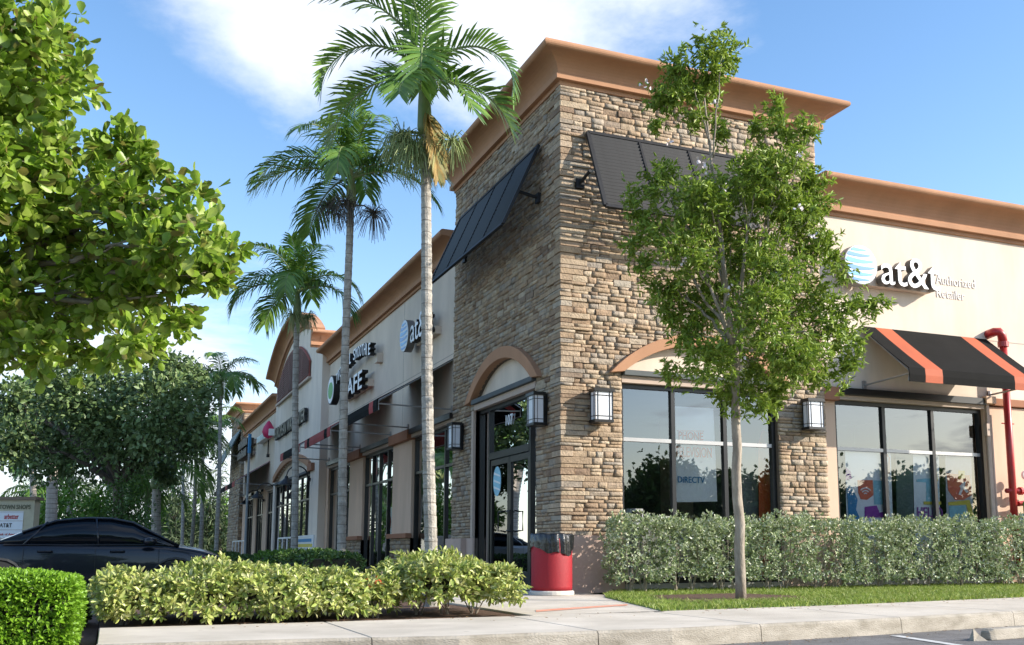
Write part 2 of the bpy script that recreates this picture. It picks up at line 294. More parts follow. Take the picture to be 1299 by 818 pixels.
# wall frames: (s along wall, o outwards, z)
class Fr:
    def __init__(s,kind,base): s.k=kind; s.b=base
    def p(s,a,o,z): return (a,s.b-o,z) if s.k=='R' else (s.b-o,a,z)
    def box(s,m,s0,s1,o0,o1,z0,z1): return m.box(s.p(s0,o0,z0),s.p(s1,o1,z1))
    def mat(s,a,o,z):
        p=Vector(s.p(a,o,z))
        m=Matrix(((1,0,0),(0,0,-1),(0,1,0))) if s.k=='R' else Matrix(((0,0,-1),(-1,0,0),(0,1,0)))
        return Matrix.Translation(p)@m.to_4x4()
TR=Fr('R',0.0); TL=Fr('L',0.0); WR=Fr('R',.15); WL=Fr('L',.15); GL=Fr('L',-.1)
def text(s,size,fr,a,o,z,mt,name,parent,ext=.004,squash=1,bold=0,align='LEFT',spacing=1):
    cu=bpy.data.curves.new('t','FONT'); cu.body=s; cu.size=size; cu.extrude=ext; cu.offset=bold; cu.align_x=align; cu.resolution_u=3; cu.space_character=spacing
    ob=bpy.data.objects.new('t',cu); col.objects.link(ob)
    dg=bpy.context.evaluated_depsgraph_get(); me=bpy.data.meshes.new_from_object(ob.evaluated_get(dg))
    bpy.data.objects.remove(ob); bpy.data.curves.remove(cu)
    mw=(fr.mat(a,o,z) if isinstance(fr,Fr) else fr)@Matrix.Diagonal((squash,1,1,1))
    me.transform(mw); me.materials.clear(); me.materials.append(mt); me.name=name
    return link(name,me,parent)
# ---------------------------------------------------------------- foliage helpers
def unit(a): return a/(np.linalg.norm(a,axis=1,keepdims=True)+1e-9)
def leaf_geo(P,D,Nn,ln,wd,fold=.25,curl=.15,shape='oval'):
    n=len(P); D=unit(D); S=unit(np.cross(D,Nn)); U=np.cross(S,D)
    ln=ln.reshape(-1,1); wd=wd.reshape(-1,1)
    prof={'oval':[(.35,.46),(.75,.42)],'lance':[(.3,.46),(.65,.34)],'obovate':[(.3,.26),(.62,.46),(.88,.34)]}[shape]
    q=len(prof); b=P; t=P+D*ln-U*ln*curl; cols_=[b]
    def pt(a,w_,sg): return P+D*ln*a+S*wd*w_*sg+U*(wd*fold*w_*2-ln*curl*a*a)
    cols_+=[pt(a,w_,-1) for a,w_ in prof]+[t]+[pt(a,w_,1) for a,w_ in prof[::-1]]
    v=np.stack(cols_,1).reshape(-1,3); k=(np.arange(n)*(2*q+2)).reshape(-1,1)
    return v,[k+np.arange(q+2)[None],k+np.array([[0]+list(range(q+1,2*q+2))])]
def merge(parts):
    vs=[];fs={};o=0
    for v,f in parts:
        for q in f: fs.setdefault(q.shape[1],[]).append(q+o)
        vs.append(v); o+=len(v)
    return np.concatenate(vs),[np.concatenate(x) for x in fs.values()]
def blob_pts(c,r,n,clumps=18,clr=.32,shell=.55):
    c=np.array(c); r=np.array(r if hasattr(r,'__len__') else (r,r,r),dtype=float)
    d=unit(rng.normal(size=(clumps,3))); rad=rng.uniform(shell,1,(clumps,1))
    cc=c+d*rad*r*.85
    k=rng.integers(0,clumps,n); off=rng.normal(size=(n,3))*r*clr*.55
    P=cc[k]+off
    return P,unit(P-c+rng.normal(size=(n,3))*r.mean()*.25)
def cam_facing(P): return unit(np.array(CAM)-P)
def foliage(blobs,dens,ln,wd,mt,name,parent,ros=1,fold=.25,curl=.15,droop=.0,clr=.32,shell=.55,shape='oval',lenvar=.35,clumpk=1.0,up=.35):
    pts=[];dirs=[]
    for c,r in blobs:
        rr=np.mean(r) if hasattr(r,'__len__') else r
        n=int(dens*rr**2*12); 
        P,D=blob_pts(c,r,n,max(6,int(18*clumpk*max(1,rr))),clr,shell); pts.append(P); dirs.append(D)
    P=np.concatenate(pts); D=np.concatenate(dirs)
    if ros>1:
        kk=rng.permutation(len(P))[:len(P)//ros]; P=np.repeat(P[kk],ros,0); D=np.repeat(unit(D[kk]+rng.normal(size=(len(kk),3))*.5+np.array([0,0,.25])),ros,0); P=P+D*ln*rng.uniform(-.9,.3,(len(P),1))
    n=len(P)
    D=unit(D+rng.normal(size=(n,3))*.75+np.array([0,0,-droop]))
    Nn=unit(rng.normal(size=(n,3))*.8+np.array([0,0,up+.5])+D*.2)
    l=ln*rng.uniform(1-lenvar,1+lenvar,n)
    v,f=leaf_geo(P,D,Nn,l,l*wd,fold,curl,shape)
    o=link(name,np_mesh(name,v,f,mt),parent); 
    return o,(P,D,Nn,l)
def limb(m,a,b,r0,r1,n=6,wob=.06,sag=.0,k=6):
    a=Vector(a);b=Vector(b);L_=(b-a).length; pts=[]
    for i in range(k+1):
        t=i/k; p=a.lerp(b,t); s=math.sin(t*math.pi)
        pts.append(p+Vector((random.uniform(-1,1),random.uniform(-1,1),random.uniform(-1,1)))*wob*L_*s*.5+Vector((0,0,sag*L_*s)))
    m.tube(pts,[r0+(r1-r0)*i/k for i in range(k+1)],n); return pts
# ================================================================ GROUND
def sheet(name,poly,z,mt,th=None):
    m=M(); m.prism(poly,lambda a,b,t:(a,b,z-t),th if th else .0) if th else m.add([(x,y,z) for x,y in poly],[tuple(range(len(poly)))])
    o=part(m,name,mt); return struct(o)
sheet('ground',[(-400,-400),(400,-400),(400,400),(-400,400)],-.16,lawn)
sheet('parking_lot',[(-60,-70),(60,-70),(60,-4.8),(-5.9,-4.8),(-5.9,70),(-60,70)],-.15,asphalt)
CURB=[(-6.3,-6.38),(-4.94,-6.49),(-3.79,-6.69),(-3.25,-6.66),(-1.95,-6.68),(0.3,-6.42),(2.69,-6.04),(6,-5.45),(24,-2.2)]
BACK=[(-6.3,-4.71),(-4.52,-4.74),(-2.37,-4.67),(-2.0,-4.62),(-.84,-4.53),(1.4,-4.35),(5.18,-3.75),(24,-.4)]
GR=[(-6.3,-4.71),(-2.37,-4.67)]
# pavement slabs laid between kerb and planting, each its own piece
pave=M()
def lerp_poly(P,x):
    for (x0,y0),(x1,y1) in zip(P[:-1],P[1:]):
        if x0<=x<=x1: return y0+(y1-y0)*(x-x0)/(x1-x0)
base=thing('pavement','x','x',(0,-5,0)); del base['label'],base['category']; struct(base)
xs=[-6.3,-4.43,-2.62,-1.0,.75,2.5,4.3,6.1,7.9,9.7,11.5,14,17,20,24]
for i,(a,b) in enumerate(zip(xs[:-1],xs[1:])):
    g=.006; k=[x for x in (q[0] for q in BACK+CURB) if a+g<x<b-g]; k=sorted(set(k)); X=[a+g]+k+[b-g]
    poly=[(x,lerp_poly(CURB,x)+.045) for x in X]+[(x,lerp_poly(BACK,x)) for x in X[::-1]]
    m=M(); m.prism(poly,lambda p,q,t:(p,q,-t),.16); part(m,'paving_slab',concrete,base,.006,seg=1)
for a,b in zip(xs[:-1],xs[1:]):
    for j in range(1):
        x0=a+.004; x1=b-.004
        k=sorted(q[0] for q in CURB if x0<q[0]<x1); X=[x0]+k+[x1]
        m=M(); m.sweep([[(x,lerp_poly(CURB,x)+.042,0.0),(x,lerp_poly(CURB,x)+.02,-.002),(x,lerp_poly(CURB,x),-.02),(x,lerp_poly(CURB,x)-.015,-.2),(x,lerp_poly(CURB,x)+.042,-.2)] for x in X]); part(m,'kerb_stone',curbm,base)
# walk round to the doors, in slabs
walk=thing('walkway','x','x',(-1,0,0)); del walk['label'],walk['category']; struct(walk)
def slab(x0,x1,y0,y1,par=walk,z=0,mt=concrete,nm='paving_slab'):
    m=M(); m.box((x0+.005,y0+.005,z-.15),(x1-.005,y1-.005,z)); return part(m,nm,mt,par,.006,seg=1)
slab(-2.37,-.84,-4.655+.01,-3.0); slab(-2.37,-.5,-3.0,-1.5)
m=M(); m.prism([(-.84,-4.5),(-.8,-3.0),(-.84,-3.0)],lambda p,q,t:(p,q,-.002-t),.1)
m=M(); m.prism([(-.835,-4.52),(-.03,-1.49),(-.495,-1.49),(-.495,-2.995),(-.835,-2.995)],lambda p,q,t:(p,q,-.001-t),.14); part(m,'paving_slab',concrete,walk)
slab(-2.37,-.02,-1.5,0)
m=M(); m.prism([(-.02,-1.49),(.35,-.9),(.35,-.07),(-.02,-.07)],lambda p,q,t:(p,q,-.001-t),.14); part(m,'paving_slab',concrete,walk)
y=0
while y<49: slab(-1.9,-.12 if y<5.4 else .15,y,y+1.8 if y>0 else 1.8); y+=1.8
qs=[at(u,v,2,.004) for u,v in ((680,773.5),(796,766),(796,767.8),(680,776))]; m=M(); m.add([tuple(q) for q in qs],[(0,1,2,3)]); struct(part(m,'painted_mark',opaint))
# planting soil
sheet('planting_bed',[(-6.3,-4.7),(-2.375,-4.66),(-2.375,-1.0),(-1.9,2),(-1.9,49),(-4.4,49),(-4.4,1.0),(-6.3,-1.2)],-.02,soil,.12)
sheet('mulch_bed',[(-12,-9),(-6.31,-9),(-6.31,-1.2),(-12,-1.2)],-.08,soil,.06)
gp=[(-.84,-4.53),(1.4,-4.34),(5.18,-3.74),(24,-.39),(24,.1),(.9,.1),(.3,-.85),(-.0,-1.45)]
sheet('lawn_strip',gp,.008,lawn,.1)
sheet('mulch_ring',[(.2,-3.5),(1.9,-3.4),(2.3,-2.7),(2.0,-1.6),(.6,-1.7),(.1,-2.6)],.03,soil,.03)
def inpoly(x,y,P):
    c=np.zeros(len(x),bool); j=len(P)-1
    for i in range(len(P)):
        xi,yi=P[i]; xj,yj=P[j]
        c^=((yi>y)!=(yj>y))&(x<(xj-xi)*(y-yi)/(yj-yi+1e-12)+xi); j=i
    return c
def grass(name,poly,n,h,hole=None):
    a=np.array(poly); x=rng.uniform(a[:,0].min(),min(a[:,0].max(),13),n*3); y=rng.uniform(a[:,1].min(),a[:,1].max(),n*3)
    k=inpoly(x,y,poly)
    if hole is not None: k&=~inpoly(x+rng.normal(size=len(x))*.12,y+rng.normal(size=len(x))*.1,hole)
    x,y=x[k][:n],y[k][:n]; P=np.stack([x,y,np.full(len(x),.0)],1); n=len(P)
    hh=h*rng.uniform(.5,1.3,n)[:,None]; d=np.concatenate([rng.normal(size=(n,2))*.4,np.ones((n,1))],1); th=rng.uniform(0,6.28,n); s=np.stack([np.cos(th),np.sin(th),0*th],1)*.006
    mid=P+d*hh*.55; tip=P+d*hh*np.array([[1.6,1.6,.9]])
    v=np.stack([P-s,P+s,mid+s*.8,mid-s*.8,tip],1).reshape(-1,3); b=(np.arange(n)*5)[:,None]
    o=link(name,np_mesh(name,v,[b+np.array([[0,1,2,3]]),b+np.array([[3,2,4]])],grass_m)); return stuff(o)
tag(grass('grass',[(-.86,-4.56),(1.4,-4.38),(5.18,-3.79),(24,-.43),(24,0),(.9,0),(.3,-.85),(-.02,-1.5)],60000,.062,[(.2,-3.3),(1.9,-3.3),(2.3,-2.7),(2.0,-1.6),(.6,-1.7),(.1,-2.6)]),'short bright green grass between the pavement and the silver hedge','grass')
# painted bay line and wheel stop
a=at(1135,806,2,-.145); b=at(1213,818,2,-.145); d=(b-a)*6; nrm=Vector((-d.y,d.x,0)).normalized()*.05
m=M(); m.add([a-nrm,a+nrm,a+d+nrm,a+d-nrm],[(0,1,2,3)]); struct(part(m,'bay_line',paint))
ws=thing('wheel_stop','weathered concrete wheel stop with a broken near end in the parking bay','wheel stop',tuple(at(1240,812,2,-.15)))
A=at(1248,812,2,-.15); B=at(1330,806,2,-.15); dd=(B-A).normalized(); nn=Vector((-dd.y,dd.x,0)); Bf=A+dd*1.5
def wsec(p,sh): return [p-nn*.08*sh,p-nn*.055*sh+Vector((0,0,.10*sh)),p+nn*.055*sh+Vector((0,0,.10*sh)),p+nn*.08*sh]
m=M(); m.sweep([wsec(A+dd*.02,.75),wsec(A+dd*.08,.95),wsec(Bf,1)]); part(m,'stop_body',curbm,ws,.01)
m=M(); q=A-dd*.1; m.add([q+Vector((-.06,-.03,0)),q+Vector((.07,-.06,0)),q+Vector((.06,.07,0)),q+Vector((-.04,.05,0)),q+Vector((-.03,-.0,.11)),q+Vector((.04,.01,.05))],[(0,1,2,3),(0,4,5,1),(1,5,2),(2,5,4,3),(0,3,4)]); part(m,'broken_end',curbm,ws)
# fallen leaves on the pavement
NL=420; P=np.stack([rng.uniform(-5.5,9,NL),np.zeros(NL),np.zeros(NL)],1)
P[:,1]=[lerp_poly(BACK,x)-abs(rng.normal())*.3 for x in P[:,0]]; q_=NL//2; P[q_:,1]=[lerp_poly(CURB,x)-.05-abs(rng.normal())*.14 for x in P[q_:,0]]; P[:,2]=.012; P[q_:,2]=-.14
v,f=leaf_geo(P,np.concatenate([rng.normal(size=(NL,2)),np.zeros((NL,1))],1),np.tile([0.1,0,1.],(NL,1)),rng.uniform(.015,.045,NL),rng.uniform(.01,.022,NL),.2,.1)
tag(stuff(link('fallen_leaves',np_mesh('fallen_leaves',v,f,rand_mat('dry_leaf',[(.30,.16,.07),(.20,.10,.05),(.42,.28,.12)])))),'small brown fallen leaves scattered along the pavement edge','leaves')
# ================================================================ BUILDING
bld=thing('shop_building','long single storey shop building with a stone corner tower, cream walls and brown cornices','building',(2.5,2.7,0))
HT=8.04; LT=5.43; WT=4.96; SPR=3.42
class Arch:
    def __init__(s,c,hw,rise,spr): s.c=c; s.r=(hw*hw+rise*rise)/(2*rise); s.zc=spr+rise-s.r; s.hw=hw; s.spr=spr; s.top=spr+rise
    def z(s,a):
        d=a-s.c
        return s.zc+math.sqrt(max(0,s.r**2-d*d)) if abs(d)<=s.hw else -1
    def half(s,z):
        if z<=s.spr: return s.hw
        if z>=s.top: return 0
        return math.sqrt(s.r**2-(z-s.zc)**2)
    def pts(s,n=20,hw=None):
        hw=hw or s.hw; return [(s.c-hw+2*hw*i/n, s.zc+math.sqrt(max(0,s.r**2-(-hw+2*hw*i/n)**2))) for i in range(n+1)]
arcs={'L':(Arch(2.55,1.56,.56,SPR),Arch(2.55,1.86,.80,SPR-.03)),'R':(Arch(2.5,1.48,.52,SPR),Arch(2.5,1.72,.74,SPR-.03))}
opn={'L':(.99,4.08),'R':(1.02,3.97)}
tower=None
for k,fr,wid in (('L',TL,LT),('R',TR,WT)):
    s0,s1=opn[k]; ai,ao=arcs[k]
    w0=.0 if k=='L' else .25
    poly=[(w0,0),(s0,0),(s0,SPR)]+[p for p in ai.pts() if s0<p[0]<s1]+[(s1,SPR),(s1,0),(wid,0),(wid,HT),(w0,HT)]
    m=M(); m.prism(poly,lambda a,b,t,fr=fr:fr.p(a,-.005-t,b),.24)
    if tower is None: tower=part(m,'stone_tower',mortar,bld)
    else: part(m,'tower_wall',mortar,bld)
m=M(); m.box((WT-.25,.25,0),(WT,LT,HT)); m.box((.25,LT-.25,3.6),(WT-.25,LT,HT)); part(m,'tower_wall',stucco('side_stucco',(.42,.32,.24)),bld)
m=M(); m.box((.25,.25,7.6),(WT-.25,LT-.25,7.7)); part(m,'tower_roof',dark_in,bld)
# --- ledgestones
def stone_proto():
    nx,nz=4,3; v=[];f=[]
    for j in range(nz):
        for i in range(nx):
            x=[-.5,-.44,.44,.5][i]; 
            if 0<i<3: x=[-.46+random.uniform(0,.05),.42+random.uniform(0,.04)][i-1]*1.0
            z=[-.5,random.uniform(-.1,.15),.5][j]; edge=(i in(0,3)) or j in (0,2)
            if i==1: x=random.uniform(-.3,-.1)
            if i==2: x=random.uniform(.1,.3)
            y=-.5 + (random.uniform(.12,.34) if edge else random.uniform(0,.14))
            if edge: x*= random.uniform(.955,1.0); z*=random.uniform(.93,1.0) if j!=1 else 1
            v.append((x,y,z))
    for x,z in ((-.5,-.5),(.5,-.5),(.5,.5),(-.5,.5)): v.append((x*.98,.5,z*.97))
    for j in range(nz-1):
        for i in range(nx-1):
            a=j*nx+i; f.append((a,a+1,a+1+nx,a+nx))
    b=nx*nz
    f+=[(b,b+1,3,2,1,0),(b+1,b+2,11,7,3),(b+2,b+3,8,9,10,11),(b+3,b,0,4,8)]
    return v,f
protos=[]
for i in range(14):
    v,f=stone_proto(); mm=M(); mm.add(v,f); protos.append((np.array(v),f,mm.mesh('stone',stone_m)))
stones=[]  # (fr kind, center(s,z), size(w,h), proud)
def fill(k,fr,s0,s1,z0,z1,openfn=None,corner=False,minw=.16,maxw=.5,out=stones):
    z=z0
    while z<z1-.03:
        h=random.choice([.075,.09,.10,.115,.13,.15]); h=min(h,z1-z); 
        if z1-z-h<.05: h=z1-z
        zc=z+h/2; spans=[(s0,s1)]
        if openfn:
            o=openfn(zc)
            if o: spans=[(s0,o[0]),(o[1],s1)]
        for a,b in spans:
            x=a
            if corner and a==s0:
                x=a
            while x<b-.02:
                wv=random.uniform(minw,maxw)*(1.2 if h>.12 else .95); 
                if b-x-wv<.14: wv=b-x
                if h>.125 and random.random()<.3:
                    hh=h*random.uniform(.4,.6)
                    out.append((fr,x+wv/2,z+hh/2,wv,hh,random.uniform(.03,.065))); out.append((fr,x+wv/2,z+hh+(h-hh)/2,wv,h-hh,random.uniform(.03,.065)))
                else: out.append((fr,x+wv/2,zc,wv,h,random.uniform(.028,.07)))
                x+=wv
        z+=h
def opf(k):
    s0,s1=opn[k]; ai,ao=arcs[k]
    def fn(z):
        if z<SPR-.02: return (s0,s1)
        if z<ao.top-.06:
            hw=(ao.half(z)+ai.half(z))/2 if z<ai.top else ao.half(z)*.9
            return (ao.c-hw,ao.c+hw)
        return None
    return fn
# corner quoins first: shared courses
zc=.86; quo=[]
while zc<HT-.02:
    h=random.choice([.05,.06,.07,.08,.095,.11]); h=min(h,HT-zc)
    if HT-zc-h<.05: h=HT-zc
    la,lb=(random.uniform(.28,.5),random.uniform(.14,.22)) if random.random()<.5 else (random.uniform(.14,.22),random.uniform(.28,.5))
    quo.append((zc,h,la,lb)); zc+=h
def fill_course(fr,a,b,z,h):
    x=a
    while x<b-.02:
        wv=random.uniform(.12,.36)*(1.15 if h>.11 else .95)
        if b-x-wv<.13: wv=b-x
        r=random.random()
        if h>.095 and r<.30:
            hh=h*random.uniform(.38,.62)
            # two thin stones, one of them split
            stones.append((fr,x+wv/2,z+hh/2,wv,hh,random.uniform(.022,.045)))
            if wv>.3: 
                c=wv*random.uniform(.35,.65); stones.append((fr,x+c/2,z+hh+(h-hh)/2,c,h-hh,random.uniform(.022,.048))); stones.append((fr,x+c+(wv-c)/2,z+hh+(h-hh)/2,wv-c,h-hh,random.uniform(.022,.048)))
            else: stones.append((fr,x+wv/2,z+hh+(h-hh)/2,wv,h-hh,random.uniform(.022,.048)))
        else: stones.append((fr,x+wv/2,z+h/2,wv,h,random.uniform(.024,.056)))
        x+=wv
for k,fr,wid in (('L',TL,LT),('R',TR,WT)):
    fn=opf(k)
    for (z,h,la,lb) in quo:
        a0=lb if k=='L' else la; o=fn(z+h/2)
        if o: fill_course(fr,a0,o[0],z,h); fill_course(fr,o[1],wid,z,h)
        else: fill_course(fr,a0,wid,z,h)
def stone_mat(fr,s,z,w_,h_,pr):
    p=fr.p(s,(pr-.02)/2,z); rot=Matrix.Rotation(0,4,'Z') if fr.k=='R' else Matrix.Rotation(R_(-90),4,'Z')
    return Matrix.Translation(p)@rot@Matrix.Rotation(random.uniform(-.012,.012),4,'Y')@Matrix.Diagonal((w_-.004,pr+.02,h_-.004,1))
def corner_mat(z,h,la,lb):
    p=.05+random.uniform(-.01,.012)
    return Matrix.Translation(((la-p)/2,(lb-p)/2,z+h/2))@Matrix.Diagonal((la+p-.006,lb+p-.006,h-.007,1))
# quoin block: bevelled, slightly uneven cube
def quoin_proto():
    mm=bmesh.new(); bmesh.ops.create_cube(mm,size=1)
    bmesh.ops.bevel(mm,geom=mm.edges[:],offset=.035,segments=1,affect='EDGES')
    for v in mm.verts: v.co+=Vector([random.uniform(-.012,.012) for _ in range(3)])
    me=bpy.data.meshes.new('stone'); mm.to_mesh(me); mm.free(); me.materials.append(stone_m); return me
qp=[quoin_proto() for _ in range(6)]
def place_stones(lst,quoins,parent,limit):
    items=[]
    for t in lst:
        fr,s,z,w_,h_,pr=t; p=Vector(fr.p(s,0,z)); items.append(((p-CAM).length/math.sqrt(w_*h_),stone_mat(*t),random.choice(protos)[2]))
    for q in quoins: items.append(((Vector((0,0,q[0]))-CAM).length/math.sqrt(.4*q[1]),corner_mat(*q),random.choice(qp)))
    items.sort(key=lambda t:t[0])
    for _,mw,me in items[:limit]:
        o=bpy.data.objects.new('stone',me); col.objects.link(o); o.parent=parent; o.matrix_local=mw
    rest=items[limit:]
    if rest:
        vs=[];fl={};o_=0;cache={}
        for _,mw,me in rest:
            if me.name not in cache:
                cache[me.name]=(np.array([v.co[:] for v in me.vertices]),[tuple(p.vertices) for p in me.polygons])
            v,f=cache[me.name]; A=np.array(mw); vs.append(v@A[:3,:3].T+A[:3,3])
            for q in f: fl.setdefault(len(q),[]).append([i+o_ for i in q])
            o_+=len(v)
        o=link('stonework',np_mesh('stonework',np.concatenate(vs),[np.array(x) for x in fl.values()],stone_m),parent); stuff(o)
place_stones(stones,quo,tower,298)
# arches, tympana, ledges
for k,fr in (('L',TL),('R',TR)):
    ai,ao=arcs[k]; n=24
    inn=ai.pts(n); outr=ao.pts(n)
    for i in range(n):   # ring in short voussoir-free segments joined into one trim
        pass
    m=M(); rings=[[fr.p(inn[i][0],-.03,inn[i][1]),fr.p(inn[i][0],.13,inn[i][1]),fr.p(outr[i][0],.13,outr[i][1]),fr.p(outr[i][0],-.03,outr[i][1])] for i in range(n+1)]
    m.sweep(rings); part(m,'arch_trim',brown,bld,.008)
    tp=ai.pts(n,ai.hw-.005)
    m=M(); m.prism([(tp[0][0],SPR+.0)]+tp+[(tp[-1][0],SPR+.0)],lambda a,b,t,fr=fr:fr.p(a,-.07-t,b),.12); part(m,'arch_panel',cream,bld)
    m=M(); fr.box(m,ai.c-ai.hw+.02,ai.c+ai.hw-.02,-.1,.10,SPR-.05,SPR+.035); part(m,'ledge',greyst,bld,.006)
    s0,s1=opn[k]; m=M(); fr.box(m,s0+.002,s1-.002,-.12,.035,SPR-.16,SPR-.052); part(m,'lintel_strip',gutter,bld)
# plinth
def plinth(fr,s0,s1,o=.07,z=.86):
    m=M(); fr.box(m,s0,s1,-.03,o,0,z); part(m,'plinth',pinkp,bld,.008)
m=M(); m.box((-.07,-.07,0),(1.02,.03,.86)); m.box((-.07,.03,0),(.03,.99,.86)); part(m,'plinth',pinkp,bld)
plinth(TR,3.97,WT); plinth(TL,4.08,4.45,.04); plinth(TL,4.45,LT,.15)
m=M(); TL.box(m,4.08,4.2,-.2,.045,.86,SPR-.16); part(m,'jamb',gutter,bld)
# cornices
def cove(zb,H,outm,r=.065):
    """profile (out,z) from wall at bottom to the roof edge"""
    P=[(0,zb),(.05,zb),(.05,zb+.07),(.13,zb+.07),(.13,zb+.155),(.10,zb+.175)]
    z0=zb+.175; z1=zb+H-2*r; x1=outm-r*1.2
    for i in range(1,9):
        t=i/8*math.pi/2; P.append((.10+(x1-.10)*(1-math.cos(t)),z0+(z1-z0)*math.sin(t)))
    cz=zb+H-r; cx=outm-r
    for i in range(9):
        t=-math.pi/2+math.pi*i/8; P.append((cx+r*math.cos(t),cz+r*math.sin(t)))
    P.append((0,zb+H)); return P
prof=cove(HT-.0,.54,.48)
m=M(); loop=[]
cs=[(-1,-1),(1,-1),(1,1),(-1,1)]
rings=[]
for cx_,cy_ in cs+[cs[0]]:
    rings.append([((0 if cx_<0 else WT)+cx_*o,(0 if cy_<0 else LT)+cy_*o,z) for o,z in prof])
m.sweep(rings,closed=True,capends=False); m.box((0.02,.02,HT+.01),(WT-.02,LT-.02,HT+.535)); part(m,'tower_cornice',brown,bld)
def line_cornice(fr,s0,s1,zb,H,o,name='cornice'):
    pr_=cove(zb,H,o); m=M(); m.sweep([[fr.p(s,a,z) for a,z in pr_] for s in (s0,s1)]); return part(m,name,brown,bld)
line_cornice(WL,LT+.1,19.6,6.76,.50,.48); line_cornice(WR,WT+.0,22,6.62,.64,.50); line_cornice(WL,30.0,43.0,6.70,.56,.48)
# wing walls
def wall(fr,s0,s1,z0,z1,mt=cream,o0=-.25,o1=0,nm='wall',par=None):
    m=M(); fr.box(m,s0,s1,o0,o1,z0,z1); return part(m,nm,mt,par or bld)
HB=3.46
wall(WL,LT-.2,19.6,HB,6.9); wall(WL,30.0,43.2,HB,6.85); wall(WR,WT-.1,22,HB,6.75)
def stone_base(fr,s0,s1,o=.05,z=.92):
    lst=[]; zz_=0
    m=M(); fr.box(m,s0,s1,-.1,0.005,0,z); pb=part(m,'pier_base',mortar,bld)
    while zz_<z-.02:
        h=min(random.choice([.09,.11,.13]),z-zz_); x=s0
        while x<s1-.02:
            wv=random.uniform(.15,.4); wv=s1-x if s1-x-wv<.12 else wv; lst.append((fr,x+wv/2,zz_+h/2,wv,h,random.uniform(.03,.06))); x+=wv
        zz_+=h
    place_stones(lst,[],pb,0)
    m=M(); fr.box(m,s0-.04,s1+.04,-.02,.13,z,z+.11); part(m,'pier_cap',brown2,bld,.01)
def pier(fr,s0,s1,base=True):
    wall(fr,s0,s1,0.02,HB-.24,peach,-.25,.0,'pier')
    m=M(); fr.box(m,s0-.02,s1+.02,-.24,.13,HB-.24,HB); part(m,'pier_capital',brown2,bld,.01)
    if base: stone_base(fr,s0,s1)
pier(WL,9.12,10.88); pier(WL,14.25,15.98); wall(WL,19.25,19.62,0.02,HB,peach,nm='pier')
wall(WL,LT-.1,5.9,0,HB,peach,nm='pier')
pier(WR,WT,5.30,False)
wall(WR,8.77,22,0.02,HB-.14,peach,nm='wall'); m=M(); WR.box(m,8.98,22,-.1,.07,HB-.12,HB+.02); part(m,'belt_course',brown2,bld,.01)
m=M(); WR.box(m,8.79,8.86,-.1,.06,0,HB-.02); WR.box(m,8.9,8.94,-.1,.03,0,HB-.3); part(m,'jamb',gutter,bld)
m=M(); m.box(WR.p(8.72,.02,HB-.1),WR.p(8.97,.14,HB+.04)); part(m,'pier_capital',peach,bld,.01)
# windows
def window(fr,s0,s1,z0,z1,mulls,trans,par=bld,oo=-.12,fw=.07,gm=glass_w,lintel=True,name='window',tm=alum):
    m=M()
    for a,b in ((s0,s0+fw),(s1-fw,s1)): fr.box(m,a,b,oo-.05,oo+.05,z0,z1)
    fr.box(m,s0+fw,s1-fw,oo-.048,oo+.048,z0,z0+fw*1.3); fr.box(m,s0+fw,s1-fw,oo-.048,oo+.048,z1-fw,z1)
    wo=part(m,name,blackm,par)
    for a in mulls:
        m=M(); fr.box(m,a-.035,a+.035,oo-.045,oo+.045,z0+fw*1.3,z1-fw); part(m,'mullion',blackm,wo)
    ss=[s0+fw]+list(mulls)+[s1-fw]
    zs=[z0+fw*1.3]+list(trans)+[z1-fw]
    for i,(a,b) in enumerate(zip(ss[:-1],ss[1:])):
        a2=a+(.035 if i else 0); b2=b-(.035 if i<len(ss)-2 else 0)
        for t in trans: m=M(); fr.box(m,a2,b2,oo-.04,oo+.04,t-.03,t+.03); part(m,'transom',tm,wo)
        for j,(c,d) in enumerate(zip(zs[:-1],zs[1:])):
            m=M(); c2=c+(.03 if j else 0); d2=d-(.03 if j<len(zs)-2 else 0)
            m.add([fr.p(a2,oo,c2),fr.p(b2,oo,c2),fr.p(b2,oo,d2),fr.p(a2,oo,d2)],[(0,1,2,3)]); part(m,'pane',gm,wo)
    if lintel:
        m=M(); fr.box(m,s0,s1,-.05,.10,HB-.12,HB); part(m,'lintel',blackm,bld)
        m=M(); fr.box(m,s0,s1,-.15,.03,HB-.2,HB-.122); part(m,'lintel_strip',gutter,bld)
    return wo
ZW=HB-.2
w1=window(TR,1.02,3.97,.12,SPR-.16,[2.0,2.98],[2.37],lintel=False)
m=M(); TR.box(m,1.0,3.97,-.2,.05,.0,.12); part(m,'sill',alum,bld)
w2=window(WR,5.31,8.77,.12,ZW,[6.44,7.58],[2.40]); m=M(); WR.box(m,5.31,8.77,-.2,.05,.0,.12); part(m,'sill',alum,bld)
window(WL,5.9,9.12,.1,ZW,[6.75,7.95],[2.42],tm=blackm)
window(WL,10.88,14.25,.1,ZW,[11.7,12.6,13.4],[2.42],tm=blackm)
window(WL,15.98,19.25,.1,ZW,[16.9,18.1],[2.42],tm=blackm)
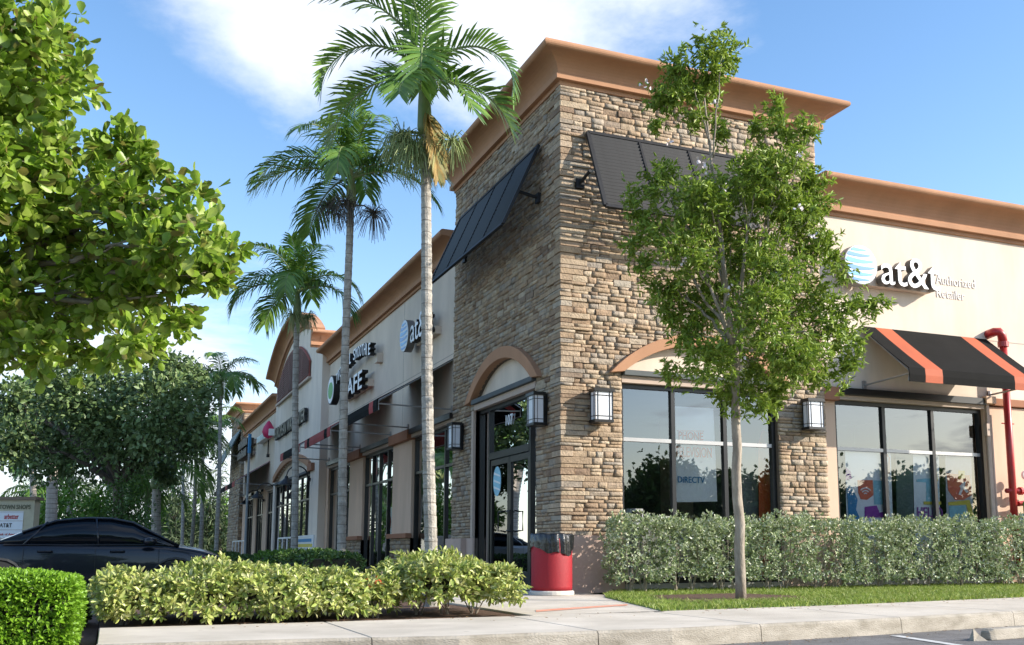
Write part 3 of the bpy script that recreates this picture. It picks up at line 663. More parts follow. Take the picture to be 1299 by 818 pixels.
# corner doors
dr=window(TL,.99,4.08,.02,SPR-.16,[1.50,3.52],[],lintel=False,gm=glass_d,name='door_frame')
m=M(); TL.box(m,1.535,3.485,-.165,-.07,2.28,2.40); part(m,'door_header',blackm,bld)
m=M(); 
for a,b,oi in ((1.56,2.50,1),(2.52,3.46,0)):
    m=M(); TL.box(m,a,a+.07,-.15,-.09,.05,2.26); TL.box(m,b-.07,b,-.15,-.09,.05,2.26); TL.box(m,a+.07,b-.07,-.149,-.091,.05,.28); TL.box(m,a+.07,b-.07,-.149,-.091,2.16,2.26)
    dd_=part(m,'door',blackm,bld)
    m=M(); m.add([TL.p(a+.07,-.118,.28),TL.p(b-.07,-.118,.28),TL.p(b-.07,-.118,2.16),TL.p(a+.07,-.118,2.16)],[(0,1,2,3)]); part(m,'pane',glass_d,dd_)
    x=b-.12 if oi else a+.12; x2=x-.16 if oi else x+.16; m=M(); m.tube([TL.p(x,-.09,.95),TL.p(x,.0,.97),TL.p(x2,.0,.97),TL.p(x2,.0,1.30),TL.p(x,.0,1.30),TL.p(x,-.09,1.32)],.014,6); part(m,'handle',blackm,dd_)
m=M(); TL.box(m,.985,4.07,-.3,0.05,0,.02); part(m,'threshold',alum,bld)
text('107',.26,TL,2.75,-.095,2.83,white,'door_number',bld,.002,1,.003)
# interiors
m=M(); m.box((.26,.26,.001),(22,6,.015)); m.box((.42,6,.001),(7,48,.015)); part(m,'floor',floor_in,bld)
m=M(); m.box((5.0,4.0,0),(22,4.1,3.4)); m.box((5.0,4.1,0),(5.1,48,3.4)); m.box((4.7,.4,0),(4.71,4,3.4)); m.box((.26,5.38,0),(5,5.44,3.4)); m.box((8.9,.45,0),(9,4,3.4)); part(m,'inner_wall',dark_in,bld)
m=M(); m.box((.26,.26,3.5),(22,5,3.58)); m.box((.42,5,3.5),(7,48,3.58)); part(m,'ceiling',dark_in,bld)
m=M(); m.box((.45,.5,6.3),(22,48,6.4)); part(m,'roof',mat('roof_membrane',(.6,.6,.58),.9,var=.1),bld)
m=M(); m.box((21.9,.4,0),(22,48,6.3)); m.box((.4,48,0),(22,48.1,6.3)); part(m,'rear_wall',cream,bld)
# control joints
m=M(); WL.box(m,10.05,10.065,-.001,.003,HB,6.76); WL.box(m,5.5,19.6,-.001,.0025,4.72,4.735); WR.box(m,8.98,22,-.001,.003,4.60,4.615); part(m,'wall_joint',mat('joint',(.35,.30,.26),.9),bld)
# gable
GA=Arch(24.7,5.15,1.35,7.45)
poly=[(19.6,HB),(19.6,7.45)]+GA.pts(28)[1:-1]+[(29.95,7.45),(29.95,HB)]
arw=Arch(25.3,4.4,.62,3.36)
poly=[(19.6,0),(19.6,7.45)]+GA.pts(28)[1:-1]+[(29.95,7.45),(29.95,0),(29.4,0),(29.4,3.36)]+[p for p in arw.pts(20)[::-1] if 21.2<p[0]<29.4]+[(21.2,3.36),(21.2,0)]
m=M(); m.prism(poly,lambda a,b,t:GL.p(a,-t,b),.35); part(m,'gable_wall',stucco('gable_stucco',(.80,.69,.59)),bld)
pr_=cove(0,.56,.48); m=M(); rings=[]
pp=GA.pts(26)
for i,(a,z) in enumerate(pp):
    if i==0: t=(pp[1][0]-a,pp[1][1]-z)
    elif i==26: t=(a-pp[25][0],z-pp[25][1])
    else: t=(pp[i+1][0]-pp[i-1][0],pp[i+1][1]-pp[i-1][1])
    l_=math.hypot(*t); nx_,nz_=-t[1]/l_,t[0]/l_
    rings.append([GL.p(a+nx_*q,o,z+nz_*q) for o,q in pr_])
m.sweep(rings); part(m,'arched_cornice',brown,bld)
# cornice returns at the gable ends
m=M(); q2=cove(7.32,.56,.42); m.sweep([[(x,19.62-o,z) for o,z in q2] for x in (-.52,2.5)]); part(m,'cornice',brown,bld)
m=M(); m.box((-.1+.35,19.62,6.3),(4,20.0,7.7)); m.box((.25,29.6,6.3),(4,29.95,7.5)); m.box((3.8,20,6.3),(4,29.6,8.5)); part(m,'gable_return',cream,bld)
m=M(); GL.box(m,20.4,21.2,-.02,.12,3.3,3.55); part(m,'pier_capital',brown2,bld,.01)
ring=arw.pts(20,4.2); m=M(); m.sweep([[GL.p(a,-.05,z),GL.p(a,.1,z),GL.p(a,.1,z+.22),GL.p(a,-.05,z+.22)] for a,z in ring]); part(m,'arch_trim',brown,bld)
m=M(); m.prism([(21.2,3.36)]+[(a,z) for a,z in ring if 21.25<a<29.3]+[(29.4,3.36)],lambda a,b,t:GL.p(a,-.1-t,b),.1); part(m,'arch_panel',cream,bld)
m=M(); GL.box(m,21.2,29.4,-.1,.08,3.28,3.36); part(m,'ledge',greyst,bld)
window(GL,21.2,29.4,.05,3.28,[22.3,23.4,24.5,25.6,26.7,27.8],[2.4],lintel=False,tm=blackm)
# louvred vent in the gable
lv=M(); la=Arch(25.5,3.75,1.05,7.25); lp=[(21.75,6.72),(29.25,6.72),(29.25,7.25)]+la.pts(14)[::-1][1:]
m=M(); m.prism(lp,lambda a,b,t:GL.p(a,.02+t,b),.02); vent=part(m,'louvre_panel',mat('louvre_back',(.10,.05,.045),.8),bld)
m=M(); lo=[(21.75,6.72),(29.25,6.72),(29.25,7.25)]+la.pts(14)[::-1][1:]+[(21.75,6.72)]
m.tube([GL.p(a,.05,b) for a,b in lo],.05,4); part(m,'louvre_frame',mat('louvre_red',(.28,.08,.06),.7),vent)
m=M(); GL.box(m,21.6,29.4,.03,.12,6.60,6.68); part(m,'vent_sill',gutter,vent)
lm=mat('louvre_slat',(.25,.12,.10),.7); z=6.78
while z<8.28:
    hw=3.7 if z<7.25 else la.half(z)-.05
    if hw>.2: m=M(); m.box(GL.p(25.5-hw,.04,z),GL.p(25.5+hw,.09,z+.035)); part(m,'slat',lm,vent)
    z+=.085
for a in (23.2,24.7,26.3,27.8): m=M(); GL.box(m,a-.03,a+.03,.05,.10,6.72,la.z(a)-.03); part(m,'mullion',lm,vent)
# far wing bays with round columns of light wall between dark recesses
for a,b in ((30.0,31.2),(33.6,35.0),(37.4,38.6),(41.2,43.0)): wall(WL,a,b,.02,HB,peach,-.6,-.02,'pier'); 
for a,b in ((31.2,33.6),(35.0,37.4),(38.6,41.2)): window(WL,a,b,.05,HB-.2,[(a+b)/2-.4,(a+b)/2+.4],[2.3],tm=blackm)
# far tower
ft=[]
m=M(); m.box((-.0,43.1,0),(4.9,48.5,8.04)); t2=part(m,'stone_tower',mortar,bld); t2['label']='smaller looking far stone tower at the end of the row'
stones2=[]; FT=Fr('L',0.0); z=0
while z<8:
    h=random.choice([.12,.15,.18]); x=43.1
    while x<48.48:
        wv=min(random.uniform(.3,.6),48.5-x); stones2.append((FT,x+wv/2,z+h/2,wv,h,random.uniform(.02,.05))); x+=wv
    z+=h
TS=Fr('R',43.1); z=0
while z<8:
    h=random.choice([.12,.15,.18]); x=0
    while x<1.5:
        wv=random.uniform(.3,.6); stones2.append((TS,x+wv/2,z+h/2,wv,h,random.uniform(.02,.05))); x+=wv
    z+=h
place_stones(stones2,[],t2,0)
m=M(); rings=[[((0 if a<0 else 4.9)+a*o,(43.1 if b<0 else 48.5)+b*o,z) for o,z in prof] for a,b in cs+[cs[0]]]; m.sweep(rings,capends=False); m.box((.02,43.12,8.05),(4.88,48.48,8.57)); part(m,'tower_cornice',brown,bld)
# --- hurricane shutters
def shutter(fr,s0,s1,label,ndiv,arms):
    zt,zb,ob=7.28,5.86,.72
    def P(s,t,up=0): # t 0 top..1 bottom along the panel
        o=.10+(ob-.10)*t; z=zt+(zb-zt)*t; return Vector(fr.p(s,o,z))
    root=thing('hurricane_shutter',label,'shutter',fr.p((s0+s1)/2,.1,zt),'black shutters propped open on the stone tower')
    dn=(P(0,1)-P(0,0)).normalized(); al=(Vector(fr.p(1,0,0))-Vector(fr.p(0,0,0))); nr=dn.cross(al).normalized(); nr=nr if nr.dot(Vector(fr.p(0,1,0))-Vector(fr.p(0,0,0)))>0 else -nr
    def bar(a,b,wd,th):
        ax=(b-a).normalized(); sd=ax.cross(nr); return M().add([a-sd*wd-nr*th,a+sd*wd-nr*th,a+sd*wd+nr*th,a-sd*wd+nr*th,b-sd*wd-nr*th,b+sd*wd-nr*th,b+sd*wd+nr*th,b-sd*wd+nr*th],[(0,1,2,3),(7,6,5,4),(0,4,5,1),(1,5,6,2),(2,6,7,3),(3,7,4,0)])
    fm=M()
    for a,b in ((P(s0,0),P(s1,0)),(P(s0,1),P(s1,1)),(P(s0,0),P(s0,1)),(P(s1,0),P(s1,1))):
        q=bar(a,b,.032,.024); fm.add(q.v,q.f)
    part(fm,'frame',dkgreen,root)
    for i in range(1,ndiv):
        s=s0+(s1-s0)*i/ndiv; part(bar(P(s,0),P(s,1),.018,.02),'divider',dkgreen,root)
    n=21; me=None
    for i in range(n):
        t=(i+.7)/(n+.4)
        c=P((s0+s1)/2,t)
        if me is None:
            hl=abs(s1-s0)/2-.03; ax=al; tl=(dn*math.cos(.38)-nr*math.sin(.38))
            q=M(); a=tl*.0262; b=tl.cross(al)*.004; q.add([x*hl*al+y*a+z_*b for x in(-1,1) for y,z_ in((-1,-1),(1,-1),(1,1),(-1,1))],[(0,1,2,3),(7,6,5,4),(0,4,5,1),(1,5,6,2),(2,6,7,3),(3,7,4,0)])
            me=q.mesh('slat',dkgreen)
        o=link('slat',me,root); o.location=c
        o.matrix_parent_inverse=Matrix.Translation(-root.location)
    for s in arms:
        m=M(); m.tube([fr.p(s,-.0,6.42),P(s,.55)],.028,8); m.box(Vector(fr.p(s-.07,0,6.34)),Vector(fr.p(s+.07,.08,6.5))); part(m,'prop_arm',dkgreen,root)
shutter(TL,.72,4.85,'black louvred shutter propped open on the shaded left face of the stone tower',4,(.85,4.7))
shutter(TR,.42,3.2,'black louvred shutter propped open on the sunlit right face, half behind the small tree',3,(.30,3.1))
# --- wall lanterns
def lantern(label,fr,s,z,proto=[]):
    if not proto:
        r=thing('wall_lantern',label,'wall lamp',(0,0,0),'lanterns on the stone tower',local=True)
        m=M(); m.box((-.10,-.02,-.26),(.10,.05,.26)); part(m,'back_plate',blackm,r)
        m=M(); m.box((-.145,-.19,-.215),(.145,-.03,.215)); part(m,'glass_shade',lampglass,r)
        m=M(); m.box((-.17,-.215,.215),(.17,-.0,.27)); part(m,'cap',blackm,r,.004); m=M(); m.box((-.165,-.21,-.26),(.165,-.0,-.215)); part(m,'base_cap',blackm,r,.004)
        m=M()
        for x in (-.156,.146): m.box((x,-.2,-.215),(x+.012,-.188,.215)); m.box((x,-.04,-.215),(x+.012,-.028,.215))
        for x in (-.105,.095): m.box((x,-.198,-.215),(x+.010,-.1905,.215))
        for x in (-.149,.143): m.box((x,-.14,-.215),(x+.006,-.132,.215))
        for z_ in (-.165,.155): m.box((-.15,-.1985,z_),(.15,-.191,z_+.010)); m.box((-.1495,-.19,z_),(-.146,-.03,z_+.01)); m.box((.146,-.19,z_),(.1495,-.03,z_+.01))
        part(m,'cage',blackm,r); proto.append(r)
    else: r=copy_tree(proto[0]); r['label']=label
    r.location=fr.p(s,.09,z); r.rotation_euler=(0,0,0 if fr.k=='R' else R_(-90)); return r
lantern('black framed lantern right of the trash can corner on the sunlit stone',TR,.58,2.83)
lantern('black framed lantern on the narrow stone pier between the two big right windows',TR,4.56,2.90)
lantern('black framed lantern on the shaded stone just right of the corner door arch',TL,.58,2.83)
lantern('black framed lantern on the far shaded stone left of the corner door',TL,4.78,2.83)
# --- awnings
def awning(fr,s0,s1,label,of,stripes,main,zt=4.63,zf=3.68,dp=.24,group=None,strut=True,o0=.0):
    """stripes: list of (a,b,mat) in s; the rest is the main canvas"""
    root=thing('awning',label,'awning',fr.p((s0+s1)/2,of/2,zf),group)
    cuts=sorted(set([s0,s1]+[x for a,b,_ in stripes for x in (a,b)]))
    for a,b in zip(cuts[:-1],cuts[1:]):
        mt=main
        for p,q,mm in stripes:
            if p-.001<=a and b<=q+.001: mt=mm
        m=M(); nseg=max(1,int((b-a)/.5)); rings=[]
        for i in range(nseg+1):
            s=a+(b-a)*i/nseg; g=lambda o:-.012*math.sin(math.pi*o)*(1 if 0<i<nseg else .3)
            P=[(o0,zt),(of*.33,zt+(zf-zt)*.33-.012),(of*.66,zt+(zf-zt)*.66-.014),(of,zf),(of+.01,zf-dp*.5),(of,zf-dp)]
            P2=[(of-.012,zf-dp),(of-.004,zf-dp*.5),(of-.014,zf-.01),(of*.66,zt+(zf-zt)*.66-.028),(of*.33,zt+(zf-zt)*.33-.026),(o0,zt-.016)]
            rings.append([fr.p(s,o,z) for o,z in P+P2])
        m.sweep(rings); part(m,'canvas' if mt is main else 'stripe',mt,root,smooth=False)
    m=M()
    for s in (s0,s1):
        e=.015 if s==s0 else -.015
        m.tube([fr.p(s+e,o0,zt-.03),fr.p(s+e,of-.03,zf-.03),fr.p(s+e,of-.03,zf-dp+.02)],.014,5)
    m.tube([fr.p(s0,of-.03,zf-dp+.02),fr.p(s1,of-.03,zf-dp+.02)],.013,5); part(m,'frame',alum,root)
    for s in (s0+.03,s1-.03):
        m=M(); m.tube([fr.p(s,of-.03,zf-.1),fr.p(s,0,zf-.14)],.017,6); m.box(fr.p(s-.04,0,zf-.22),fr.p(s+.04,.03,zf-.06)); part(m,'strut',alum,root)
awning(WR,5.93,8.96,'black canvas awning with two orange stripes above the right window in full sun',1.18,[(6.28,6.66,canvas_o),(8.32,8.68,canvas_o)],canvas_k)
ag='awnings along the shaded left wing'
awning(WL,5.98,9.5,'nearest black awning on the shaded left wing with a thin red band at its ends',1.60,[(6.35,6.7,canvas_r),(9.0,9.3,canvas_r)],canvas_k,group=ag)
awning(WL,11.1,14.7,'red awning with black end bands between the two black awnings of the left wing',1.56,[(11.45,11.85,canvas_k),(13.95,14.3,canvas_k)],canvas_r,group=ag)
awning(WL,15.6,19.2,'third black awning with red end bands just before the arched gable',1.56,[(15.6,16.1,canvas_r),(18.6,19.2,canvas_r)],canvas_k,group=ag)
awning(WL,33,42.6,'dark awning with red bands at the far end beside the far stone tower',1.5,[(33,34,canvas_r),(36,37,canvas_r),(40,41.4,canvas_r)],canvas_k,group=ag)
# far tower shutter
shf=Fr('L',0.0)
def plain_shutter():
    r=thing('hurricane_shutter','grey green shutter board propped out from the far stone tower','shutter',(-.3,45,6.5),'black shutters propped open on the stone tower')
    zt,zb,ob=7.2,5.3,.95
    m=M(); m.add([(-.05,43.6,zt),(-.05,48,zt),(-ob,48,zb),(-ob,43.6,zb),(-.0,43.6,zt-.05),(-.0,48,zt-.05),(-ob+.05,48,zb-.03),(-ob+.05,43.6,zb-.03)],[(0,1,2,3),(7,6,5,4),(0,3,7,4),(1,5,6,2),(0,4,5,1),(3,2,6,7)]); part(m,'panel',mat('teal_shutter',(.10,.15,.15),.6,var=.3),r)
    m=M(); m.tube([(-.02,43.8,5.7),(-.7,43.8,5.85)],.03,6); part(m,'prop_arm',alum,r)
plain_shutter()
# ================================================================ SIGNS
def textfit(s,fr,a,o,z,width,height,mt,name,parent,ext=.004,bold=0,sidemt=None,depth=.1):
    """lettering whose left end is at a, baseline z, fitted to width x height; sidemt gives deep letter cans"""
    cu=bpy.data.curves.new('t','FONT'); cu.body=s; cu.size=1; cu.offset=bold; cu.resolution_u=3
    def get(ext_):
        cu.extrude=ext_; ob=bpy.data.objects.new('t',cu); col.objects.link(ob)
        me=bpy.data.meshes.new_from_object(ob.evaluated_get(bpy.context.evaluated_depsgraph_get())); bpy.data.objects.remove(ob); return me
    me=get(1); xs=[v.co.x for v in me.vertices]; ys=[v.co.y for v in me.vertices]; x0,x1,y0,y1=min(xs),max(xs),min(ys),max(ys)
    kx=width/(x1-x0); ky=height/((y1-y0) if height else 1); 
    base_=fr.mat(a,o,z) if isinstance(fr,Fr) else fr
    def fin(me,zoff,e,mt_,nm):
        me.transform(base_@Matrix.Translation((0,0,zoff))@Matrix.Diagonal((kx,ky,e,1))@Matrix.Translation((-x0,-y0,0)))
        me.materials.clear(); me.materials.append(mt_); me.name=nm; return link(nm,me,parent)
    if sidemt: fin(me,-depth/2,depth/2,sidemt,name+'_side'); me=get(1)
    r=fin(me,.003,.004 if sidemt else ext,mt,name); bpy.data.curves.remove(cu); return r
def globe(fr,a,o,z,r,parent,dep=.16):
    m=M(); n=36; c=[(a+r*math.cos(2*math.pi*i/n),z+r*math.sin(2*math.pi*i/n)) for i in range(n)]
    m.prism(c,lambda p,q,t:fr.p(p,o-t,q),dep); part(m,'globe_can',mat('globe_can_side',(.20,.19,.18),.5),parent)
    m=M(); c=[(a+.97*(p-a),z+.97*(q-z)) for p,q in c]; m.prism(c,lambda p,q,t:fr.p(p,o+.004-t,q),.003); part(m,'globe_face',MATS.get('globe_white') or mat('globe_white',(.56,.63,.70),.4,var=.04),parent)
    sg=1 if fr.k=='R' else -1
    for k,(yc,th,x1) in enumerate(((.74,.13,.35),(.47,.16,.62),(.16,.19,.80),(-.17,.19,.84),(-.48,.17,.72),(-.76,.12,.5))):
        up=[];dn=[]
        for i in range(15):
            t=i/14; xl=-math.sqrt(max(0,.93**2-yc*yc)); x=xl+(min(x1,math.sqrt(max(0,.9**2-yc*yc)))-xl)*t
            sag=-.10*(1-x*x)+.03; th_=th*(1-t)**.42*1.25+.012
            yu=yc+sag+th_/2+.06; yd=yc+sag-th_/2+.06; lim=math.sqrt(max(0,.94**2-x*x)); up.append((x,max(-lim,min(lim,yu)))); dn.append((x,max(-lim,min(lim,yd))))
        pl=[(a+sg*x*r,z+y*r) for x,y in up+dn[::-1]]
        m=M(); m.prism(pl,lambda p,q,t:fr.p(p,o+.009-t,q),.004); part(m,'blue_band',blue if k%2 else ltblue2,parent)
ltblue2=mat('globe_light_blue',(.05,.34,.70),.35,var=.15,scale=5)
bronze=mat('letter_return',(.10,.09,.08),.45,var=.2)
s=thing('phone_shop_sign','globe logo and white at&t letters on the sunlit cream wall','sign',(6.5,-.1,5.7))
globe(WR,5.74,.34,5.66,.365,s,.18)
textfit('at&t',WR,6.20,.32,5.36,1.36,.56,white,'letters',s,bold=.0,sidemt=bronze,depth=.14)
m=M(); WR.box(m,6.05,7.5,.0,.15,5.36,5.52); part(m,'raceway',cream,s)
textfit('Authorized',WR,7.78,.003,5.60,.98,.18,mat('pale_grey_letter',(.60,.56,.53),.6,var=.05),'small_letters',s,ext=.006)
textfit('Retailer',WR,7.78,.003,5.34,.70,.17,MATS['pale_grey_letter'],'small_letters',s,ext=.006)
s=thing('phone_shop_sign','globe logo and at&t letters on the shaded left wing beside the stone tower','sign',(-.2,7.9,5.7))
globe(WL,8.78,.34,5.62,.38,s,.18); textfit('at&t',WL,8.36,.30,5.36,1.5,.58,white,'letters',s,bold=.0,sidemt=blackt,depth=.14)
m=M(); WL.box(m,6.9,8.4,.0,.14,5.33,5.5); part(m,'raceway',cream,s)
s=thing('cafe_sign','round green logo with arched TROPICAL SMOOTHIE and CAFE letters on the left wing','sign',(-.2,14.7,5.5))
n=30; m=M(); m.prism([(17.45+.52*math.cos(6.283*i/n),5.58+.46*math.sin(6.283*i/n)) for i in range(n)],lambda p,q,t:WL.p(p,.36-t,q),.2); part(m,'logo_can',blackt,s)
m=M(); m.prism([(17.45+.48*math.cos(6.283*i/n),5.58+.42*math.sin(6.283*i/n)) for i in range(n)],lambda p,q,t:WL.p(p,.366-t,q),.004); part(m,'logo_face',white,s)
m=M(); m.prism([(17.45+.36*math.cos(6.283*i/n),5.56+.26*math.sin(6.283*i/n)) for i in range(n)],lambda p,q,t:WL.p(p,.372-t,q),.004); part(m,'logo_fruit',green,s)
tx='TROPICAL SMOOTHIE'
for i,c in enumerate(tx):
    if c==' ': continue
    a=16.75-i*.268; z=5.62+.36*(1-((a-14.3)/2.6)**2)
    textfit(c,WL,a,.34,z,.215 if c!='I' else .07,.32,white,'letter',s,bold=.005,sidemt=blackt,depth=.15)
textfit('CAFE',WL,15.85,.34,5.02,2.7,.52,white,'letters',s,bold=.01,sidemt=blackt,depth=.17)
m=M(); WL.box(m,13.2,16.4,0,.16,5.1,5.3); WL.box(m,12.2,12.5,0,.16,5.6,5.85); part(m,'raceway',cream,s)
s=thing('wax_salon_sign','dark EUROPEAN WAX CENTER letters across the gable wall','sign',(-.2,25.5,5.4))
textfit('EUROPEAN WAX CENTER',GL,29.0,.16,5.12,7.2,.50,mat('bronze_letter_face',(.28,.24,.18),.5,var=.3),'letters',s,bold=.01,sidemt=blackt,depth=.12)
s=thing('frozen_treat_sign','pale blue box sign with a pink drop on the far left wing','sign',(.1,33.6,5.8))
m=M(); WL.box(m,31.6,35.7,0,.3,5.62,5.92); part(m,'sign_box',white,s,.02)
m=M(); WL.box(m,32.7,35.6,.3,.31,5.66,5.88); part(m,'sign_face',mat('pale_aqua',(.50,.72,.74),.5,var=.3,scale=6),s)
m=M(); m.lathe([(.0,-.4),(.2,-.3),(.28,-.1),(.22,.12),(.08,.35),(0,.42)],(-.12,31.95,5.9),12); part(m,'drop_logo',pinkt,s,smooth=True)
m=M(); m.tube([WL.p(33.4,.06,5.6),WL.p(33.4,.06,4.9)],.03,5); m.box(WL.p(33.3,0,4.82),WL.p(33.5,.12,4.95)); part(m,'conduit',blackt,s)
s=thing('bronze_wall_sign','stacked dark bronze channel sign farthest along the left wing','sign',(.1,40,5.7))
for z_,a0,a1 in ((5.85,38.3,42.3),(5.32,38.6,42.6)):
    a=a0
    while a<a1-.3:
        wv=random.uniform(.4,.7); hh=random.uniform(.30,.46); m=M(); m.box(WL.p(a,.1,z_),WL.p(a+wv-.1,.45,z_+hh)); part(m,'letter_can',mat('bronze_can',(.06,.045,.035),.6,var=.2) if 'bronze_can' not in MATS else MATS['bronze_can'],s,.03); a+=wv
    m=M(); WL.box(m,a0-.2,a1,0,.12,z_+.05,z_+.25); part(m,'raceway',gutter,s)
# ---- things behind the window glass
def decal(px,mt,name,parent,Y=.30,th=.006,off=0.0):
    pts=[at(u,v,1,Y-off) for u,v in px]; m=M(); n=len(pts)
    m.add([(p.x,p.y,p.z) for p in pts]+[(p.x,p.y+th,p.z) for p in pts],[tuple(range(n)),tuple(range(2*n-1,n-1,-1))]+[(i,i+n,(i+1)%n+n,(i+1)%n) for i in range(n)])
    return part(m,name,mt,parent)
def ptext(s,u0,v0,u1,hpx,mt,parent,Y,name='lettering',bold=.01):
    a=at(u0,v0,1,Y); b=at(u1,v0,1,Y); h=(at(u0,v0-hpx,1,Y)-a).z
    return textfit(s,Fr('R',0.0),a.x,-Y,a.z,b.x-a.x,h,mt,name,parent,ext=.003,bold=bold)
lp=thing('poster','tall white hanging poster reading PHONE TELEVISION DIRECTV in the big corner window','poster',(2.3,.3,2))
decal([(856,515),(905,518),(910,636),(858,637)],whitepaper,'sheet',lp,.20)
ptext('PHONE',861,557,892,10,oranget,lp,.185,bold=.008); ptext('TELEVISION',856,579,903,13,oranget,lp,.185,bold=.0); ptext('DiRECTV',860,612,894,8,bluet,lp,.185,bold=.008)
decal([(859,545),(893,546),(893,548),(859,547)],mat('faint_pink_print',(.75,.55,.52),.6),'print_line',lp,.195)
ob_=thing('banner','orange vertical banner at the right end of the big corner window','banner',(3.6,.4,1.5))
decal([(962,563),(976,563),(979,740),(964,740)],orange,'cloth',ob_,.42); decal([(967,545),(975,548),(975,563),(962,563)],orange,'banner_tip',ob_,.42)
b2=thing('side_wall_panel','grey panel standing behind the right pane of the corner window','panel',(3.2,.6,1.3)); decal([(940,562),(961,563),(963,740),(942,740)],mat('grey_panel',(.16,.17,.16),.7,var=.2),'board',b2,.5,.03)
ct=thing('counter','pale counter with a small machine under the white poster','counter',(2.1,1.0,0))
m=M(); m.box((1.3,.9,.02),(3.0,1.3,1.05)); part(m,'counter_top',mat('counter_grey',(.35,.35,.34),.6,var=.1),ct,.01)
m=M(); m.box((2.1,.95,1.05),(2.5,1.2,1.2)); m2=part(m,'machine_body',white,ct,.01); m=M(); m.box((1.65,.95,1.05),(1.9,1.1,1.32)); part(m,'monitor',white,ct,.01); m=M(); m.box((1.68,.94,1.1),(1.87,.945,1.28)); part(m,'screen',blackt,ct)
gp_=thing('window_graphic','colourful printed film with an orange wifi mark behind the left pane of the right window','window graphic',(5.9,.35,1.2))
Y2=.34
decal([(1072,571),(1130,573),(1135,740),(1076,740)],whitepaper,'film',gp_,Y2+.01)
decal([(1088,609),(1107,609),(1108,628),(1100,634),(1092,633),(1089,625)],oranget,'orange_patch',gp_,Y2)
for r_ in (3,6,9):
    c=[(1098+r_*math.cos(R_(t)),628-r_*1.1*math.sin(R_(t))) for t in range(40,141,12)]+[(1098+(r_-1.4)*math.cos(R_(t)),628-(r_-1.4)*1.1*math.sin(R_(t))) for t in range(140,39,-12)]
    decal(c,white,'wifi_arc',gp_,Y2,off=.01)
decal([(1108,609),(1122,610),(1123,640),(1109,640)],ltblue,'blue_patch',gp_,Y2)
decal([(1116,573),(1122,572),(1129,580),(1129,600),(1122,604),(1118,592)],mat('peach_print',(.80,.45,.33),.6,var=.1),'peach_swirl',gp_,Y2)
decal([(1120,577),(1127,580),(1126,592),(1121,590)],whitepaper,'peach_hole',gp_,Y2,off=.008)
decal([(1073,592),(1079,598),(1081,607),(1073,609)],purple,'purple_patch',gp_,Y2)
decal([(1074,616),(1083,622),(1088,634),(1086,646),(1092,660),(1077,662)],bluet,'blue_scribble',gp_,Y2)
decal([(1097,643),(1112,641),(1116,650),(1127,648),(1128,656),(1097,657)],purple,'purple_scribble',gp_,Y2)
gp2=thing('window_graphic','printed film with purple HELLO behind the middle pane of the right window','window graphic',(7,.35,1.2))
decal([(1158,574),(1191,575),(1194,740),(1162,740)],whitepaper,'film',gp2,Y2+.01); decal([(1136,574),(1157,574),(1161,740),(1140,740)],mat('dark_green_film',(.08,.13,.12),.4,var=.3,scale=3),'dark_film',gp2,Y2+.01)
decal([(1163,608),(1190,606),(1191,640),(1175,640),(1175,612),(1163,611)],ltblue,'blue_patch',gp2,Y2); decal([(1183,598),(1188,594),(1190,610),(1186,612)],yellow,'yellow_patch',gp2,Y2,off=.006)
decal([(1172,636),(1194,636),(1194,640),(1172,640)],yellow,'yellow_band',gp2,Y2,off=.004)
ptext('HELLO',1164,656,1196,13,purple,gp2,Y2-.01,bold=.01)
gp3=thing('window_graphic','orange patch with a white figure behind the right pane of the right window','window graphic',(8,.35,1.2))
decal([(1199,576),(1232,577),(1238,740),(1203,740)],mat('mauve_film',(.52,.52,.58),.6,var=.1),'film',gp3,Y2+.01)
decal([(1201,600),(1230,603),(1233,628),(1222,634),(1212,634),(1203,622)],oranget,'orange_patch',gp3,Y2)
decal([(1222,612),(1225,611),(1224,617),(1229,624),(1226,625),(1222,620),(1219,628),(1216,627),(1219,619),(1217,617)],white,'white_figure',gp3,Y2,off=.008)
decal([(1216,597),(1224,597),(1224,607),(1216,607)],yellow,'yellow_square',gp3,Y2,off=.006); decal([(1203,637),(1230,634),(1236,655),(1230,656),(1226,640),(1203,641)],yellow,'yellow_band',gp3,Y2); decal([(1204,642),(1225,641),(1226,656),(1205,658)],ltblue,'blue_patch',gp3,Y2)
or2=thing('banner','thin orange strip standing at the right end of the right window','banner',(8.6,.35,1.5)); decal([(1243,560),(1247,560),(1253,740),(1248,740)],orange,'cloth',or2,.33)
decal([(1243,634),(1249,634),(1249,642),(1243,642)],green,'green_patch',or2,.325)
gd=thing('door_decal','blue and white globe decal on the left corner door','decal',TL.p(3.2,-.1,1.9))
m=M(); m.prism([(3.18+.2*math.cos(6.283*i/20),1.87+.27*math.sin(6.283*i/20)) for i in range(20)],lambda p,q,t:TL.p(p,-.112-t,q),.003); part(m,'face',ltblue,gd)
for z_ in (1.72,1.84,1.97): m=M(); m.prism([(3.34,z_+.03),(3.0,z_-.03),(3.02,z_),(3.33,z_+.07)],lambda p,q,t:TL.p(p,-.108-t,q),.003); part(m,'white_band',white,gd)
ns=thing('neon_sign','unlit oval neon sign hanging inside the glass above the corner doors','sign',TL.p(2.3,-.3,2.75))
m=M(); m.tube([TL.p(2.25+.33*math.cos(6.283*i/24),-.25,2.70+.22*math.sin(6.283*i/24)) for i in range(25)],.02,6); part(m,'oval_tube',mat('neon_teal',(.12,.24,.24),.4),ns)
m=M(); m.tube([TL.p(2.42-.34*i/10,-.24,2.70+.08*math.sin(i*1.9)) for i in range(11)],.02,6); part(m,'script_tube',redt,ns)
st=thing('advert_stand','narrow grey stand with an orange patch behind the left corner sidelight','display',TL.p(3.8,-.4,0))
